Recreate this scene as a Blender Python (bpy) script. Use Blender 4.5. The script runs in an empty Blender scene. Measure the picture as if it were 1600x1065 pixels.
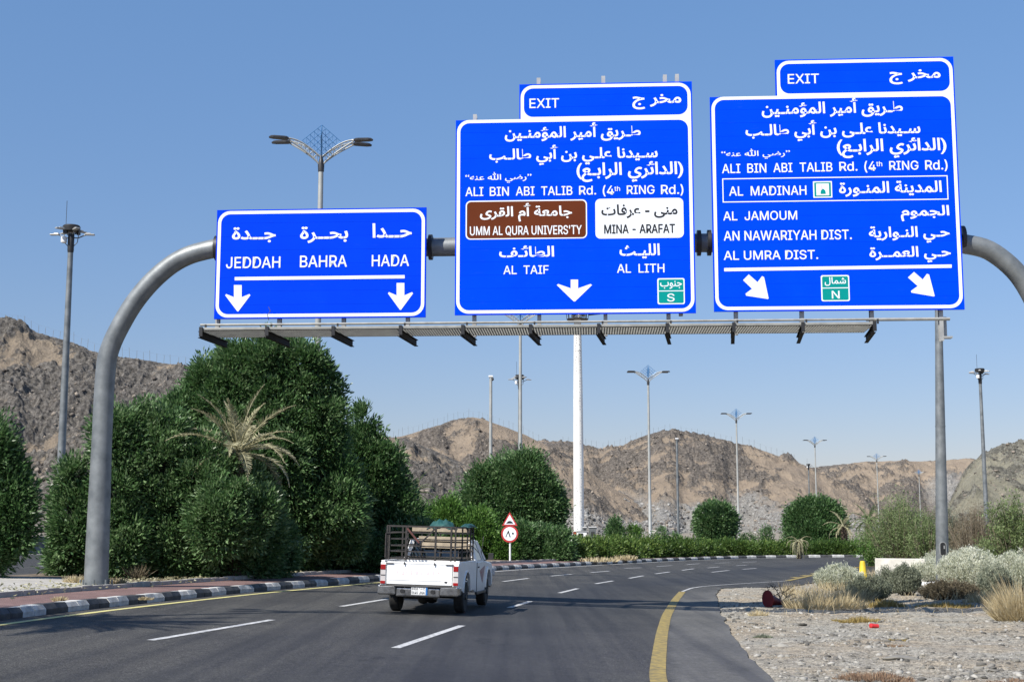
import bpy, math, random
import numpy as np
from mathutils import Vector, Matrix

# ------------------------------------------------------------------ camera, world, sun
F = 2165.0; PITCH = math.radians(7.885); EYE = 1.65
SC = bpy.context.scene
COL = SC.collection
cam_d = bpy.data.cameras.new('camera'); cam = bpy.data.objects.new('camera', cam_d); COL.objects.link(cam)
cam_d.sensor_width = 36.0; cam_d.lens = 36.0 * F / 1600.0
cam_d.clip_start = 0.1; cam_d.clip_end = 6000.0
cam.location = (0, 0, EYE); cam.rotation_euler = (math.pi / 2 + PITCH, 0, 0)
SC.camera = cam

SUN_DIR = Vector((0.62, 0.68, -1.0)).normalized()      # the way the light travels
W = bpy.data.worlds.new('World'); SC.world = W; W.use_nodes = True
nt = W.node_tree
bg = nt.nodes['Background']
sky = nt.nodes.new('ShaderNodeTexSky'); sky.sky_type = 'NISHITA'; sky.sun_disc = False
to_sun = -SUN_DIR
sky.sun_elevation = math.asin(to_sun.z)
sky.sun_rotation = math.atan2(to_sun.x, to_sun.y)
sky.air_density = 1.0; sky.dust_density = 0.25; sky.ozone_density = 3.2; sky.altitude = 300
hs = nt.nodes.new('ShaderNodeHueSaturation'); hs.inputs['Saturation'].default_value = 1.09
# the haze-free desert sky is a little more violet towards the horizon, all the way round
tcw = nt.nodes.new('ShaderNodeTexCoord'); sxw = nt.nodes.new('ShaderNodeSeparateXYZ'); nt.links.new(tcw.outputs['Generated'], sxw.inputs[0])
rw = nt.nodes.new('ShaderNodeValToRGB'); nt.links.new(sxw.outputs[2], rw.inputs[0])
rw.color_ramp.elements[0].position = 0.0; rw.color_ramp.elements[0].color = (0.52, 0.435, 0.50, 1)
rw.color_ramp.elements[1].position = 0.40; rw.color_ramp.elements[1].color = (1, 1, 1, 1)
mw = nt.nodes.new('ShaderNodeMix'); mw.data_type = 'RGBA'; mw.blend_type = 'MULTIPLY'; mw.inputs[0].default_value = 1.0
nt.links.new(sky.outputs[0], hs.inputs['Color']); nt.links.new(hs.outputs[0], mw.inputs[6]); nt.links.new(rw.outputs[0], mw.inputs[7]); nt.links.new(mw.outputs[2], bg.inputs[0])
bg.inputs[1].default_value = 0.108
sl = bpy.data.lights.new('sun', 'SUN'); so = bpy.data.objects.new('sun', sl); COL.objects.link(so)
sl.energy = 4.5; sl.angle = math.radians(0.5); sl.color = (1.0, 0.95, 0.88)
so.rotation_euler = SUN_DIR.to_track_quat('-Z', 'Y').to_euler()
so.location = (0, 0, 60)
SC.view_settings.view_transform = 'Standard'; SC.view_settings.look = 'None'
SC.view_settings.gamma = 1.0; SC.view_settings.use_curve_mapping = False
SC.view_settings.exposure = 0.60
SC.cycles.max_bounces = 6; SC.cycles.transparent_max_bounces = 6

R = random.Random(7)
RN = np.random.default_rng(11)

# ------------------------------------------------------------------ the lie of the land
def smclamp(x, a, b, w):
    sp = lambda t: w * np.logaddexp(0, t / w)
    return a + sp(x - a) - sp(x - b)
def gz(x, y):
    return -0.035 * smclamp(x, -35, 8, 2.5) + 0.006 * (smclamp(y, 40, 420, 8.) - 40)
def ray(px, py):
    u = (px - 800) / F; v = (532.5 - py) / F
    c, s = math.cos(PITCH), math.sin(PITCH)
    return (u, c - v * s, s + v * c)
def G(px, py, off=0.0):
    d = ray(px, py)
    f = lambda t: EYE + d[2] * t - float(gz(d[0] * t, d[1] * t)) - off
    t = 2.0
    while t < 3000 and f(t) > 0: t *= 1.02
    lo, hi = t / 1.02, t
    for _ in range(30):
        m = (lo + hi) / 2
        if f(m) > 0: lo = m
        else: hi = m
    return np.array([d[0] * lo, d[1] * lo])
def P(px, py, y):
    d = ray(px, py); t = y / d[1]
    return np.array([d[0] * t, y, EYE + d[2] * t])

# ------------------------------------------------------------------ noise
def _h(ix, iy, seed):
    n = (ix.astype(np.int64) * 374761393 + iy.astype(np.int64) * 668265263 + seed * 1442695041) & 0xffffffff
    n = ((n ^ (n >> 13)) * 1274126177) & 0xffffffff
    return ((n ^ (n >> 16)) & 0xffff) / 65535.0
def vnoise(x, y, seed=0):
    x = np.asarray(x, float); y = np.asarray(y, float)
    ix = np.floor(x); iy = np.floor(y); fx = x - ix; fy = y - iy
    ix = ix.astype(np.int64); iy = iy.astype(np.int64)
    fx = fx * fx * fx * (fx * (fx * 6 - 15) + 10); fy = fy * fy * fy * (fy * (fy * 6 - 15) + 10)
    a = _h(ix, iy, seed); b = _h(ix + 1, iy, seed); c = _h(ix, iy + 1, seed); d = _h(ix + 1, iy + 1, seed)
    return (a + (b - a) * fx) * (1 - fy) + (c + (d - c) * fx) * fy
def fbm(x, y, seed=0, oct=4, lac=2.03, gain=0.5):
    s = 0; a = 1; t = 0
    for i in range(oct):
        s = s + a * vnoise(x, y, seed + i * 17); t += a
        a *= gain; x = x * lac + 13.7; y = y * lac + 5.1
    return s / t
def ridged(x, y, seed=0, oct=4, gain=0.55):
    s = 0; a = 1; t = 0
    for i in range(oct):
        s = s + a * (1 - np.abs(2 * vnoise(x, y, seed + i * 31) - 1)); t += a
        a *= gain; x = x * 2.1 + 3.3; y = y * 2.1 + 9.1
    return s / t

# ------------------------------------------------------------------ materials
def newmat(name):
    m = bpy.data.materials.new(name); m.use_nodes = True
    return m, m.node_tree, m.node_tree.nodes['Principled BSDF']
def L(nt, a, b): nt.links.new(a, b)
def noise_node(nt, scale, detail=4, rough=0.55, coord='Object', stretch=None):
    tc = nt.nodes.new('ShaderNodeTexCoord'); n = nt.nodes.new('ShaderNodeTexNoise')
    n.inputs['Scale'].default_value = scale; n.inputs['Detail'].default_value = detail; n.inputs['Roughness'].default_value = rough
    src = tc.outputs[coord]
    if stretch:
        mp = nt.nodes.new('ShaderNodeMapping'); mp.inputs['Scale'].default_value = stretch
        L(nt, src, mp.inputs[0]); src = mp.outputs[0]
    L(nt, src, n.inputs['Vector'])
    return n
def ramp(nt, src, stops):
    r = nt.nodes.new('ShaderNodeValToRGB'); L(nt, src, r.inputs[0])
    el = r.color_ramp.elements
    while len(el) < len(stops): el.new(0.5)
    for e, (p, c) in zip(el, stops):
        e.position = p; e.color = (*c, 1) if len(c) == 3 else c
    return r
def mixc(nt, fac, a, b, mode='MIX'):
    m = nt.nodes.new('ShaderNodeMix'); m.data_type = 'RGBA'; m.blend_type = mode
    for sock, v in ((m.inputs[0], fac), (m.inputs[6], a), (m.inputs[7], b)):
        if hasattr(v, 'type') and hasattr(v, 'is_linked'): L(nt, v, sock)
        elif isinstance(v, (int, float)): sock.default_value = v
        else: sock.default_value = (*v, 1)
    return m.outputs[2]
def bump(nt, bsdf, src, strength, dist=0.02):
    b = nt.nodes.new('ShaderNodeBump'); b.inputs['Strength'].default_value = strength; b.inputs['Distance'].default_value = dist
    L(nt, src, b.inputs['Height']); L(nt, b.outputs[0], bsdf.inputs['Normal'])
def mat(name, c1, c2=None, scale=4.0, rough=0.6, metal=0.0, bmp=0.0, bscale=None, dist=0.01, detail=5, spec=None):
    m, t, b = newmat(name)
    b.inputs['Roughness'].default_value = rough; b.inputs['Metallic'].default_value = metal
    if spec is not None: b.inputs['Specular IOR Level'].default_value = spec
    if c2 is None: c2 = tuple(v * 0.8 for v in c1)
    n = noise_node(t, scale, detail)
    r = ramp(t, n.outputs[0], [(0.35, c1), (0.68, c2)])
    L(t, r.outputs[0], b.inputs['Base Color'])
    if bmp:
        n2 = noise_node(t, bscale or scale * 4, 4); bump(t, b, n2.outputs[0], bmp, dist)
    return m
def leafmat(name, dark, mid, light, trans=0.3, rough=0.45):
    m, t, b = newmat(name)
    at = t.nodes.new('ShaderNodeAttribute'); at.attribute_name = 'var'
    r = ramp(t, at.outputs['Fac'], [(0.0, dark), (0.5, mid), (1.0, light)])
    L(t, r.outputs[0], b.inputs['Base Color']); b.inputs['Roughness'].default_value = rough
    b.inputs['Specular IOR Level'].default_value = 0.35
    tr = t.nodes.new('ShaderNodeBsdfTranslucent'); L(t, r.outputs[0], tr.inputs[0])
    mx = t.nodes.new('ShaderNodeMixShader'); mx.inputs[0].default_value = trans
    out = t.nodes['Material Output']
    L(t, b.outputs[0], mx.inputs[1]); L(t, tr.outputs[0], mx.inputs[2]); L(t, mx.outputs[0], out.inputs[0])
    return m

M = {}
# asphalt, with paler and darker wheel lanes and grains
m, t, b = newmat('asphalt'); M['asphalt'] = m
n1 = noise_node(t, 45, 4, 0.85); n2 = noise_node(t, 0.35, 4, 0.5); n3 = noise_node(t, 9, 6, 0.85)
r1 = ramp(t, n1.outputs[0], [(0.36, (0.018, 0.0175, 0.016)), (0.52, (0.050, 0.048, 0.044)), (0.68, (0.20, 0.195, 0.18))])
at = t.nodes.new('ShaderNodeAttribute'); at.attribute_name = 'lane'
tone = mixc(t, at.outputs['Fac'], r1.outputs[0], (0.033, 0.034, 0.037))
as_ = t.nodes.new('ShaderNodeAttribute'); as_.attribute_name = 'shoulder'
tone = mixc(t, as_.outputs['Fac'], tone, (0.115, 0.112, 0.105))
r3 = ramp(t, n3.outputs[0], [(0.38, (0.66, 0.66, 0.66)), (0.62, (1.35, 1.35, 1.35))]); tone = mixc(t, 0.7, tone, r3.outputs[0], 'MULTIPLY')
r2 = ramp(t, n2.outputs[0], [(0.35, (0.78, 0.78, 0.8)), (0.7, (1.22, 1.2, 1.16))])
n4 = noise_node(t, 1.0, 5, 0.6, stretch=(2.6, 0.05, 1)); r4 = ramp(t, n4.outputs[0], [(0.40, (0.72, 0.73, 0.76)), (0.58, (1.1, 1.1, 1.08))])
n5 = noise_node(t, 0.8, 5, 0.7, stretch=(1, 0.5, 1)); r5 = ramp(t, n5.outputs[0], [(0.30, (0.55, 0.55, 0.57)), (0.37, (1, 1, 1))])
tone = mixc(t, 0.8, tone, r2.outputs[0], 'MULTIPLY'); tone = mixc(t, 0.9, tone, r4.outputs[0], 'MULTIPLY'); tone = mixc(t, 0.8, tone, r5.outputs[0], 'MULTIPLY')
L(t, tone, b.inputs['Base Color'])
b.inputs['Roughness'].default_value = 0.8; bump(t, b, n1.outputs[0], 0.35, 0.006)
b.inputs['Specular IOR Level'].default_value = 0.3
M['paint_white'] = mat('road_paint_white', (0.62, 0.62, 0.60), (0.22, 0.22, 0.215), 14, 0.7, bmp=.2)
M['paint_yellow'] = mat('road_paint_yellow', (0.36, 0.265, 0.065), (0.13, 0.105, 0.05), 11, 0.7, bmp=.2)
M['paint_yellow_pale'] = mat('road_paint_pale_yellow', (0.66, 0.60, 0.22), (0.42, 0.38, 0.20), 5, 0.7)
M['kerb_white'] = mat('kerb_white', (0.60, 0.60, 0.57), (0.33, 0.32, 0.30), 5, 0.8, bmp=.4, bscale=25)
M['kerb_black'] = mat('kerb_black', (0.022, 0.023, 0.026), (0.07, 0.07, 0.068), 4, 0.7, bmp=.4, bscale=25)
M['concrete'] = mat('concrete', (0.44, 0.42, 0.38), (0.30, 0.285, 0.26), 2.2, 0.9, bmp=.3, bscale=40)
M['barrier'] = mat('barrier_concrete', (0.62, 0.60, 0.53), (0.45, 0.43, 0.38), 2.5, 0.9, bmp=.2, bscale=20)
M['barrier_dark'] = mat('old_barrier_concrete', (0.21, 0.20, 0.185), (0.13, 0.125, 0.12), 2.5, 0.9, bmp=.2, bscale=20)
M['soil'] = mat('soil', (0.20, 0.155, 0.11), (0.11, 0.085, 0.06), 3.0, 0.95, bmp=.6, bscale=30, dist=.03)
# red pavers
m, t, b = newmat('pavers'); M['pavers'] = m
tc = t.nodes.new('ShaderNodeTexCoord'); br = t.nodes.new('ShaderNodeTexBrick')
br.inputs['Scale'].default_value = 5.0; br.inputs['Color1'].default_value = (0.19, 0.105, 0.095, 1); br.inputs['Color2'].default_value = (0.235, 0.145, 0.13, 1)
br.inputs['Mortar'].default_value = (0.09, 0.07, 0.06, 1); br.inputs['Mortar Size'].default_value = 0.03
L(t, tc.outputs['Object'], br.inputs['Vector'])
nn = noise_node(t, 1.5, 5); rr = ramp(t, nn.outputs[0], [(0.3, (0.75, 0.72, 0.7)), (0.7, (1.15, 1.15, 1.15))])
L(t, mixc(t, 1.0, br.outputs[0], rr.outputs[0], 'MULTIPLY'), b.inputs['Base Color']); b.inputs['Roughness'].default_value = 0.9
bump(t, b, br.outputs['Fac'], -0.4, 0.01)
# gravel verge
m, t, b = newmat('gravel'); M['gravel'] = m
n1 = noise_node(t, 24, 6, 0.85); n2 = noise_node(t, 0.55, 4, 0.6); n3 = noise_node(t, 6, 6, 0.8)
r1 = ramp(t, n1.outputs[0], [(0.34, (0.10, 0.094, 0.083)), (0.50, (0.31, 0.295, 0.262)), (0.66, (0.56, 0.535, 0.48))])
r2 = ramp(t, n2.outputs[0], [(0.40, (1.0, 0.99, 0.95)), (0.62, (1.02, 0.90, 0.74))])
r3 = ramp(t, n3.outputs[0], [(0.36, (0.50, 0.49, 0.47)), (0.60, (1.25, 1.23, 1.18))])
c = mixc(t, 1.0, r1.outputs[0], r2.outputs[0], 'MULTIPLY'); c = mixc(t, 1.0, c, r3.outputs[0], 'MULTIPLY')
L(t, c, b.inputs['Base Color']); b.inputs['Roughness'].default_value = 0.95; bump(t, b, n1.outputs[0], 0.9, 0.03)
M['stone'] = leafmat('stone', (0.07, 0.066, 0.058), (0.22, 0.208, 0.18), (0.38, 0.362, 0.32), 0.0, 0.9)
# desert floor and rocky hills: the rock attribute comes from the same noise as the relief
def hillmat(name, sand, sand2, rock, rock2, rubble):
    m, t, b = newmat(name)
    at = t.nodes.new('ShaderNodeAttribute'); at.attribute_name = 'rock'
    ar = t.nodes.new('ShaderNodeAttribute'); ar.attribute_name = 'rubble'
    na = noise_node(t, 1.3, 6, 0.8); nb = noise_node(t, 0.16, 5, 0.65); nc = noise_node(t, 0.9, 6, 0.85)
    rs = ramp(t, nb.outputs[0], [(0.35, sand), (0.65, sand2)])
    rk = ramp(t, na.outputs[0], [(0.33, rock2), (0.50, rock), (0.66, tuple(v * 2.1 for v in rock))])
    ad = t.nodes.new('ShaderNodeMath'); ad.operation = 'ADD'; L(t, at.outputs['Fac'], ad.inputs[0])
    sc = t.nodes.new('ShaderNodeMath'); sc.operation = 'MULTIPLY_ADD'; L(t, nc.outputs[0], sc.inputs[0]); sc.inputs[1].default_value = 2.6; sc.inputs[2].default_value = -1.3
    L(t, sc.outputs[0], ad.inputs[1])
    f = ramp(t, ad.outputs[0], [(0.36, (0, 0, 0)), (0.64, (1, 1, 1))])
    c = mixc(t, f.outputs[0], rs.outputs[0], rk.outputs[0])
    ru = ramp(t, nc.outputs[0], [(0.34, tuple(v * .45 for v in rubble)), (0.5, rubble), (0.68, tuple(min(1, v * 1.6) for v in rubble))])
    c = mixc(t, ar.outputs['Fac'], c, ru.outputs[0])
    L(t, c, b.inputs['Base Color']); b.inputs['Roughness'].default_value = 0.95; b.inputs['Specular IOR Level'].default_value = 0.15
    bump(t, b, na.outputs[0], 0.9, 1.0)
    return m
M['hill'] = hillmat('hill_rock', (0.335, 0.268, 0.198), (0.25, 0.203, 0.155), (0.145, 0.127, 0.108), (0.045, 0.040, 0.035), (0.26, 0.25, 0.23))
M['hill_near'] = hillmat('hill_rock_near', (0.35, 0.285, 0.21), (0.27, 0.222, 0.168), (0.150, 0.138, 0.122), (0.034, 0.031, 0.028), (0.25, 0.235, 0.21))
M['hill_green'] = hillmat('hill_rock_olive', (0.37, 0.345, 0.26), (0.27, 0.255, 0.19), (0.19, 0.182, 0.15), (0.05, 0.048, 0.04), (0.25, 0.25, 0.2))
M['ground'] = mat('desert_ground', (0.27, 0.23, 0.175), (0.18, 0.16, 0.13), 0.4, 0.95, bmp=.6, bscale=3, dist=.1)
# metals and paints
M['galv'] = mat('galvanised_steel', (0.235, 0.25, 0.25), (0.135, 0.148, 0.152), 3.0, 0.5, 0.35, bmp=.2, bscale=18, detail=9)
M['galv_light'] = mat('light_galvanised_steel', (0.42, 0.42, 0.40), (0.30, 0.30, 0.29), 3, 0.5, 0.3)
M['pole_pale'] = mat('pale_pole_paint', (0.42, 0.42, 0.39), (0.32, 0.33, 0.31), 2, 0.55, 0.2)
M['rail_steel'] = mat('rail_steel', (0.34, 0.34, 0.31), (0.24, 0.24, 0.22), 6, 0.6, 0.2)
M['black_steel'] = mat('black_steel', (0.014, 0.014, 0.015), (0.025, 0.024, 0.023), 8, 0.5)
M['beam_black'] = mat('beam_black', (0.006, 0.006, 0.007), (0.010, 0.010, 0.010), 8, 0.7, spec=.15)
M['dark_metal'] = mat('dark_metal', (0.03, 0.03, 0.032), (0.055, 0.053, 0.05), 5, 0.45, 0.3)
M['blue_wire'] = mat('blue_wire', (0.06, 0.19, 0.40), (0.10, 0.26, 0.48), 9, 0.4, 0.3)
M['mast_white'] = mat('mast_white', (0.80, 0.79, 0.74), (0.70, 0.68, 0.64), 0.8, 0.5)
M['white'] = mat('white_paint', (0.78, 0.78, 0.76), (0.70, 0.70, 0.68), 3, 0.45)
M['red'] = mat('red_paint', (0.50, 0.03, 0.03), (0.38, 0.03, 0.03), 5, 0.5)
M['cabinet_grey'] = mat('cabinet_grey', (0.12, 0.13, 0.13), (0.09, 0.10, 0.10), 5, 0.6)
# sign faces: weathered sheeting with faint pale streaks
def signmat(name, c, streak=0.35):
    m, t, b = newmat(name)
    n = noise_node(t, 6.0, 6, 0.7, stretch=(0.35, 1, 2.2)); n2 = noise_node(t, 1.1, 5, 0.6)
    r = ramp(t, n.outputs[0], [(0.60, c), (0.80, tuple(min(1, v * 1.02 + 0.008) for v in c))])
    r2 = ramp(t, n2.outputs[0], [(0.3, (0.90, 0.90, 0.93)), (0.7, (1.06, 1.12, 1.04))])
    L(t, mixc(t, streak * 2, r.outputs[0], r2.outputs[0], 'MULTIPLY'), b.inputs['Base Color'])
    b.inputs['Roughness'].default_value = 0.7; b.inputs['Specular IOR Level'].default_value = 0.02
    return m
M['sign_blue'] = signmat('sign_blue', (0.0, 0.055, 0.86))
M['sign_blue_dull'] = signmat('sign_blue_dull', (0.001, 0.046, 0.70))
M['sign_white'] = mat('sign_white', (0.80, 0.83, 0.86), (0.75, 0.79, 0.83), 3, 0.6, spec=.1)
M['sign_black'] = mat('sign_black', (0.008, 0.008, 0.01), (0.015, 0.015, 0.016), 3, 0.5)
M['sign_brown'] = signmat('sign_brown', (0.125, 0.032, 0.014))
M['sign_teal'] = signmat('sign_teal', (0.004, 0.26, 0.24))
M['sign_pink'] = mat('sign_pink', (0.75, 0.45, 0.5), None, 4, 0.5)
M['alu'] = mat('aluminium_back', (0.30, 0.31, 0.31), (0.22, 0.22, 0.22), 5, 0.5, 0.4)
# truck
m, t, b = newmat('truck_paint'); M['truck'] = m
n = noise_node(t, 5, 6, 0.7); r = ramp(t, n.outputs[0], [(0.4, (0.90, 0.90, 0.88)), (0.85, (0.78, 0.77, 0.74))])
sx = t.nodes.new('ShaderNodeSeparateXYZ'); tc = t.nodes.new('ShaderNodeTexCoord'); L(t, tc.outputs['Object'], sx.inputs[0])
mr = t.nodes.new('ShaderNodeMapRange'); mr.inputs[1].default_value = 0.60; mr.inputs[2].default_value = 0.25; L(t, sx.outputs[2], mr.inputs[0])
mu = t.nodes.new('ShaderNodeMath'); mu.operation = 'MULTIPLY'; L(t, mr.outputs[0], mu.inputs[0]); L(t, n.outputs[0], mu.inputs[1])
L(t, mixc(t, mu.outputs[0], r.outputs[0], (0.36, 0.31, 0.25)), b.inputs['Base Color'])
b.inputs['Roughness'].default_value = 0.35; b.inputs['Coat Weight'].default_value = 0.15
M['chrome'] = mat('worn_chrome', (0.42, 0.42, 0.42), (0.20, 0.20, 0.20), 9, 0.22, 0.9, bmp=.15, bscale=12)
M['tyre'] = mat('tyre_rubber', (0.014, 0.014, 0.014), (0.028, 0.027, 0.025), 12, 0.85)
M['rim'] = mat('rim_steel', (0.35, 0.34, 0.32), (0.22, 0.21, 0.2), 8, 0.4, 0.5)
M['glass'] = mat('dark_glass', (0.012, 0.016, 0.016), (0.02, 0.026, 0.024), 2, 0.06, spec=0.8)
M['lens_red'] = mat('lens_red', (0.33, 0.01, 0.012), (0.26, 0.01, 0.012), 6, 0.15)
M['lens_white'] = mat('lens_white', (0.62, 0.60, 0.58), (0.5, 0.46, 0.44), 6, 0.15)
M['cage'] = mat('cage_steel', (0.028, 0.026, 0.025), (0.06, 0.052, 0.046), 14, 0.6, 0.3)
M['cage_rust'] = mat('rusty_steel', (0.15, 0.05, 0.035), (0.08, 0.035, 0.03), 14, 0.7, 0.1)
M['timber'] = mat('pale_timber', (0.40, 0.33, 0.23), (0.26, 0.21, 0.15), 6, 0.8)
M['tarp'] = mat('green_tarp', (0.006, 0.050, 0.050), (0.010, 0.078, 0.072), 5, 0.7, bmp=.4)
M['plate_blue'] = mat('plate_blue', (0.03, 0.16, 0.42), (0.03, 0.13, 0.35), 4, 0.4)
M['faded'] = mat('faded_lettering', (0.76, 0.60, 0.59), (0.84, 0.78, 0.77), 30, 0.5)
M['decal'] = mat('side_decal', (0.30, 0.10, 0.10), (0.45, 0.38, 0.38), 18, 0.5)
M['cone_yellow'] = mat('yellow_plastic', (0.72, 0.52, 0.03), (0.60, 0.42, 0.03), 5, 0.5)
M['cone_red'] = mat('old_red_plastic', (0.16, 0.006, 0.010), (0.10, 0.006, 0.008), 5, 0.55)
M['can_red'] = mat('red_plastic', (0.55, 0.03, 0.03), (0.45, 0.03, 0.03), 5, 0.4)
# plants
M['leaf'] = leafmat('leaf_green', (0.032, 0.080, 0.024), (0.095, 0.185, 0.062), (0.24, 0.34, 0.165), 0.30, 0.38)
M['leaf_bright'] = leafmat('leaf_bright', (0.04, 0.10, 0.016), (0.10, 0.21, 0.04), (0.20, 0.33, 0.08), 0.35, 0.5)
M['leaf_hedge'] = leafmat('leaf_hedge', (0.03, 0.07, 0.014), (0.085, 0.155, 0.032), (0.19, 0.26, 0.06), 0.3, 0.5)
M['leaf_acacia'] = leafmat('leaf_acacia', (0.07, 0.10, 0.035), (0.16, 0.22, 0.08), (0.28, 0.34, 0.16), 0.3, 0.6)
M['leaf_brown'] = leafmat('leaf_brown', (0.09, 0.075, 0.045), (0.17, 0.14, 0.09), (0.24, 0.20, 0.13), 0.2, 0.8)
M['leaf_pale'] = leafmat('leaf_pale', (0.30, 0.33, 0.22), (0.60, 0.62, 0.48), (0.84, 0.84, 0.73), 0.35, 0.8)
M['leaf_grey'] = leafmat('leaf_grey', (0.07, 0.085, 0.055), (0.17, 0.19, 0.13), (0.34, 0.36, 0.26), 0.2, 0.8)
M['straw'] = leafmat('straw', (0.30, 0.23, 0.12), (0.50, 0.41, 0.24), (0.70, 0.62, 0.42), 0.3, 0.8)
M['rust_weed'] = leafmat('rust_weed', (0.14, 0.085, 0.055), (0.26, 0.17, 0.11), (0.42, 0.31, 0.20), 0.2, 0.9)
M['ochre_weed'] = leafmat('ochre_weed', (0.19, 0.13, 0.04), (0.33, 0.24, 0.08), (0.46, 0.38, 0.16), 0.2, 0.9)
M['frond_dry'] = leafmat('frond_dry', (0.20, 0.19, 0.10), (0.40, 0.38, 0.23), (0.62, 0.58, 0.40), 0.25, 0.7)
M['frond'] = leafmat('frond_green', (0.05, 0.08, 0.03), (0.12, 0.17, 0.07), (0.24, 0.30, 0.14), 0.25, 0.7)
M['bark'] = mat('bark', (0.10, 0.075, 0.05), (0.055, 0.042, 0.03), 9, 0.95, bmp=.7, bscale=18, dist=.03)
M['twig_pale'] = mat('pale_twig', (0.24, 0.20, 0.14), (0.15, 0.12, 0.085), 9, 0.9)
M['twig_dark'] = mat('dead_twig', (0.035, 0.03, 0.027), (0.06, 0.05, 0.045), 9, 0.9)

# ------------------------------------------------------------------ mesh builder and objects
class MB:
    def __init__(s): s.v = []; s.f = []; s.sm = False
    def add(s, vs, fs):
        o = len(s.v); s.v.extend([tuple(float(c) for c in v) for v in vs]); s.f.extend([tuple(i + o for i in f) for f in fs]); return s
    def box(s, c, d, rz=0.0, rot=None):
        hx, hy, hz = d[0] / 2, d[1] / 2, d[2] / 2
        q = [(-hx, -hy, -hz), (hx, -hy, -hz), (hx, hy, -hz), (-hx, hy, -hz), (-hx, -hy, hz), (hx, -hy, hz), (hx, hy, hz), (-hx, hy, hz)]
        m = rot if rot is not None else Matrix.Rotation(rz, 3, 'Z')
        c = Vector(c)
        return s.add([c + m @ Vector(p) for p in q], [(0, 3, 2, 1), (4, 5, 6, 7), (0, 1, 5, 4), (1, 2, 6, 5), (2, 3, 7, 6), (3, 0, 4, 7)])
    def beam(s, a, b, w, h, up=(0, 0, 1)):
        a = Vector(a); b = Vector(b); d = (b - a); ln = d.length; d.normalize()
        u = Vector(up); x = d.cross(u)
        if x.length < 1e-4: x = d.cross(Vector((1, 0, 0)))
        x.normalize(); z = x.cross(d)
        m = Matrix((x, d, z)).transposed()
        return s.box((a + b) / 2, (w, ln, h), rot=m)
    def tube(s, pts, r, n=8, cap=True):
        pts = [Vector(p) for p in pts]
        if not isinstance(r, (list, tuple)): r = [r] * len(pts)
        up = Vector((0, 0, 1)); d0 = (pts[1] - pts[0]).normalized()
        if abs(d0.z) > 0.9: up = Vector((1, 0, 0))
        vs = []; fs = []
        x = d0.cross(up).normalized()
        for i, p in enumerate(pts):
            d = (pts[min(i + 1, len(pts) - 1)] - pts[max(i - 1, 0)]).normalized()
            x = (x - d * x.dot(d)).normalized(); y = d.cross(x)
            for k in range(n):
                a = 2 * math.pi * k / n
                vs.append(p + (x * math.cos(a) + y * math.sin(a)) * r[i])
        for i in range(len(pts) - 1):
            for k in range(n):
                k2 = (k + 1) % n
                fs.append((i * n + k, (i) * n + k2, (i + 1) * n + k2, (i + 1) * n + k))
        if cap:
            fs.append(tuple(range(n - 1, -1, -1))); fs.append(tuple((len(pts) - 1) * n + k for k in range(n)))
        return s.add(vs, fs)
    def lathe(s, prof, c=(0, 0, 0), n=16, axis='z'):
        vs = []; fs = []
        for (r, z) in prof:
            for k in range(n):
                a = 2 * math.pi * k / n; p = (r * math.cos(a), r * math.sin(a), z)
                if axis == 'x': p = (p[2], p[0], p[1])
                if axis == 'y': p = (p[0], p[2], p[1])
                vs.append((p[0] + c[0], p[1] + c[1], p[2] + c[2]))
        for i in range(len(prof) - 1):
            for k in range(n):
                k2 = (k + 1) % n; fs.append((i * n + k, i * n + k2, (i + 1) * n + k2, (i + 1) * n + k))
        fs.append(tuple(range(n - 1, -1, -1))); fs.append(tuple((len(prof) - 1) * n + k for k in range(n)))
        return s.add(vs, fs)
    def prism(s, poly, x0, x1, axis='x'):
        # poly of (a, b) extruded along axis: 'x' -> (t, a, b); 'y' -> (a, t, b); 'z' -> (a, b, t)
        n = len(poly)
        mk = {'x': lambda a, b, q: (q, a, b), 'y': lambda a, b, q: (a, q, b), 'z': lambda a, b, q: (a, b, q)}[axis]
        vs = [mk(a, b, x0) for a, b in poly] + [mk(a, b, x1) for a, b in poly]
        fs = [tuple(range(n - 1, -1, -1)), tuple(range(n, 2 * n))] + [(i, (i + 1) % n, (i + 1) % n + n, i + n) for i in range(n)]
        return s.add(vs, fs)
    def mesh(s, name, m, smooth=None):
        me = bpy.data.meshes.new(name); me.from_pydata(s.v, [], s.f)
        me.materials.append(M[m] if isinstance(m, str) else m)
        me.validate()
        if smooth:
            me.shade_smooth()
            try: me.set_sharp_from_angle(angle=math.radians(smooth))
            except Exception: pass
        return me
    def build(s, name, m, parent=None, smooth=None, bevel=0.0, label=None):
        o = bpy.data.objects.new(name, s.mesh(name, m, smooth)); COL.objects.link(o)
        if parent: o.parent = parent
        if bevel:
            md = o.modifiers.new('bevel', 'BEVEL'); md.width = bevel; md.segments = 2; md.limit_method = 'ANGLE'; md.angle_limit = math.radians(35)
        if label: o['label'] = label
        return o
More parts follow.
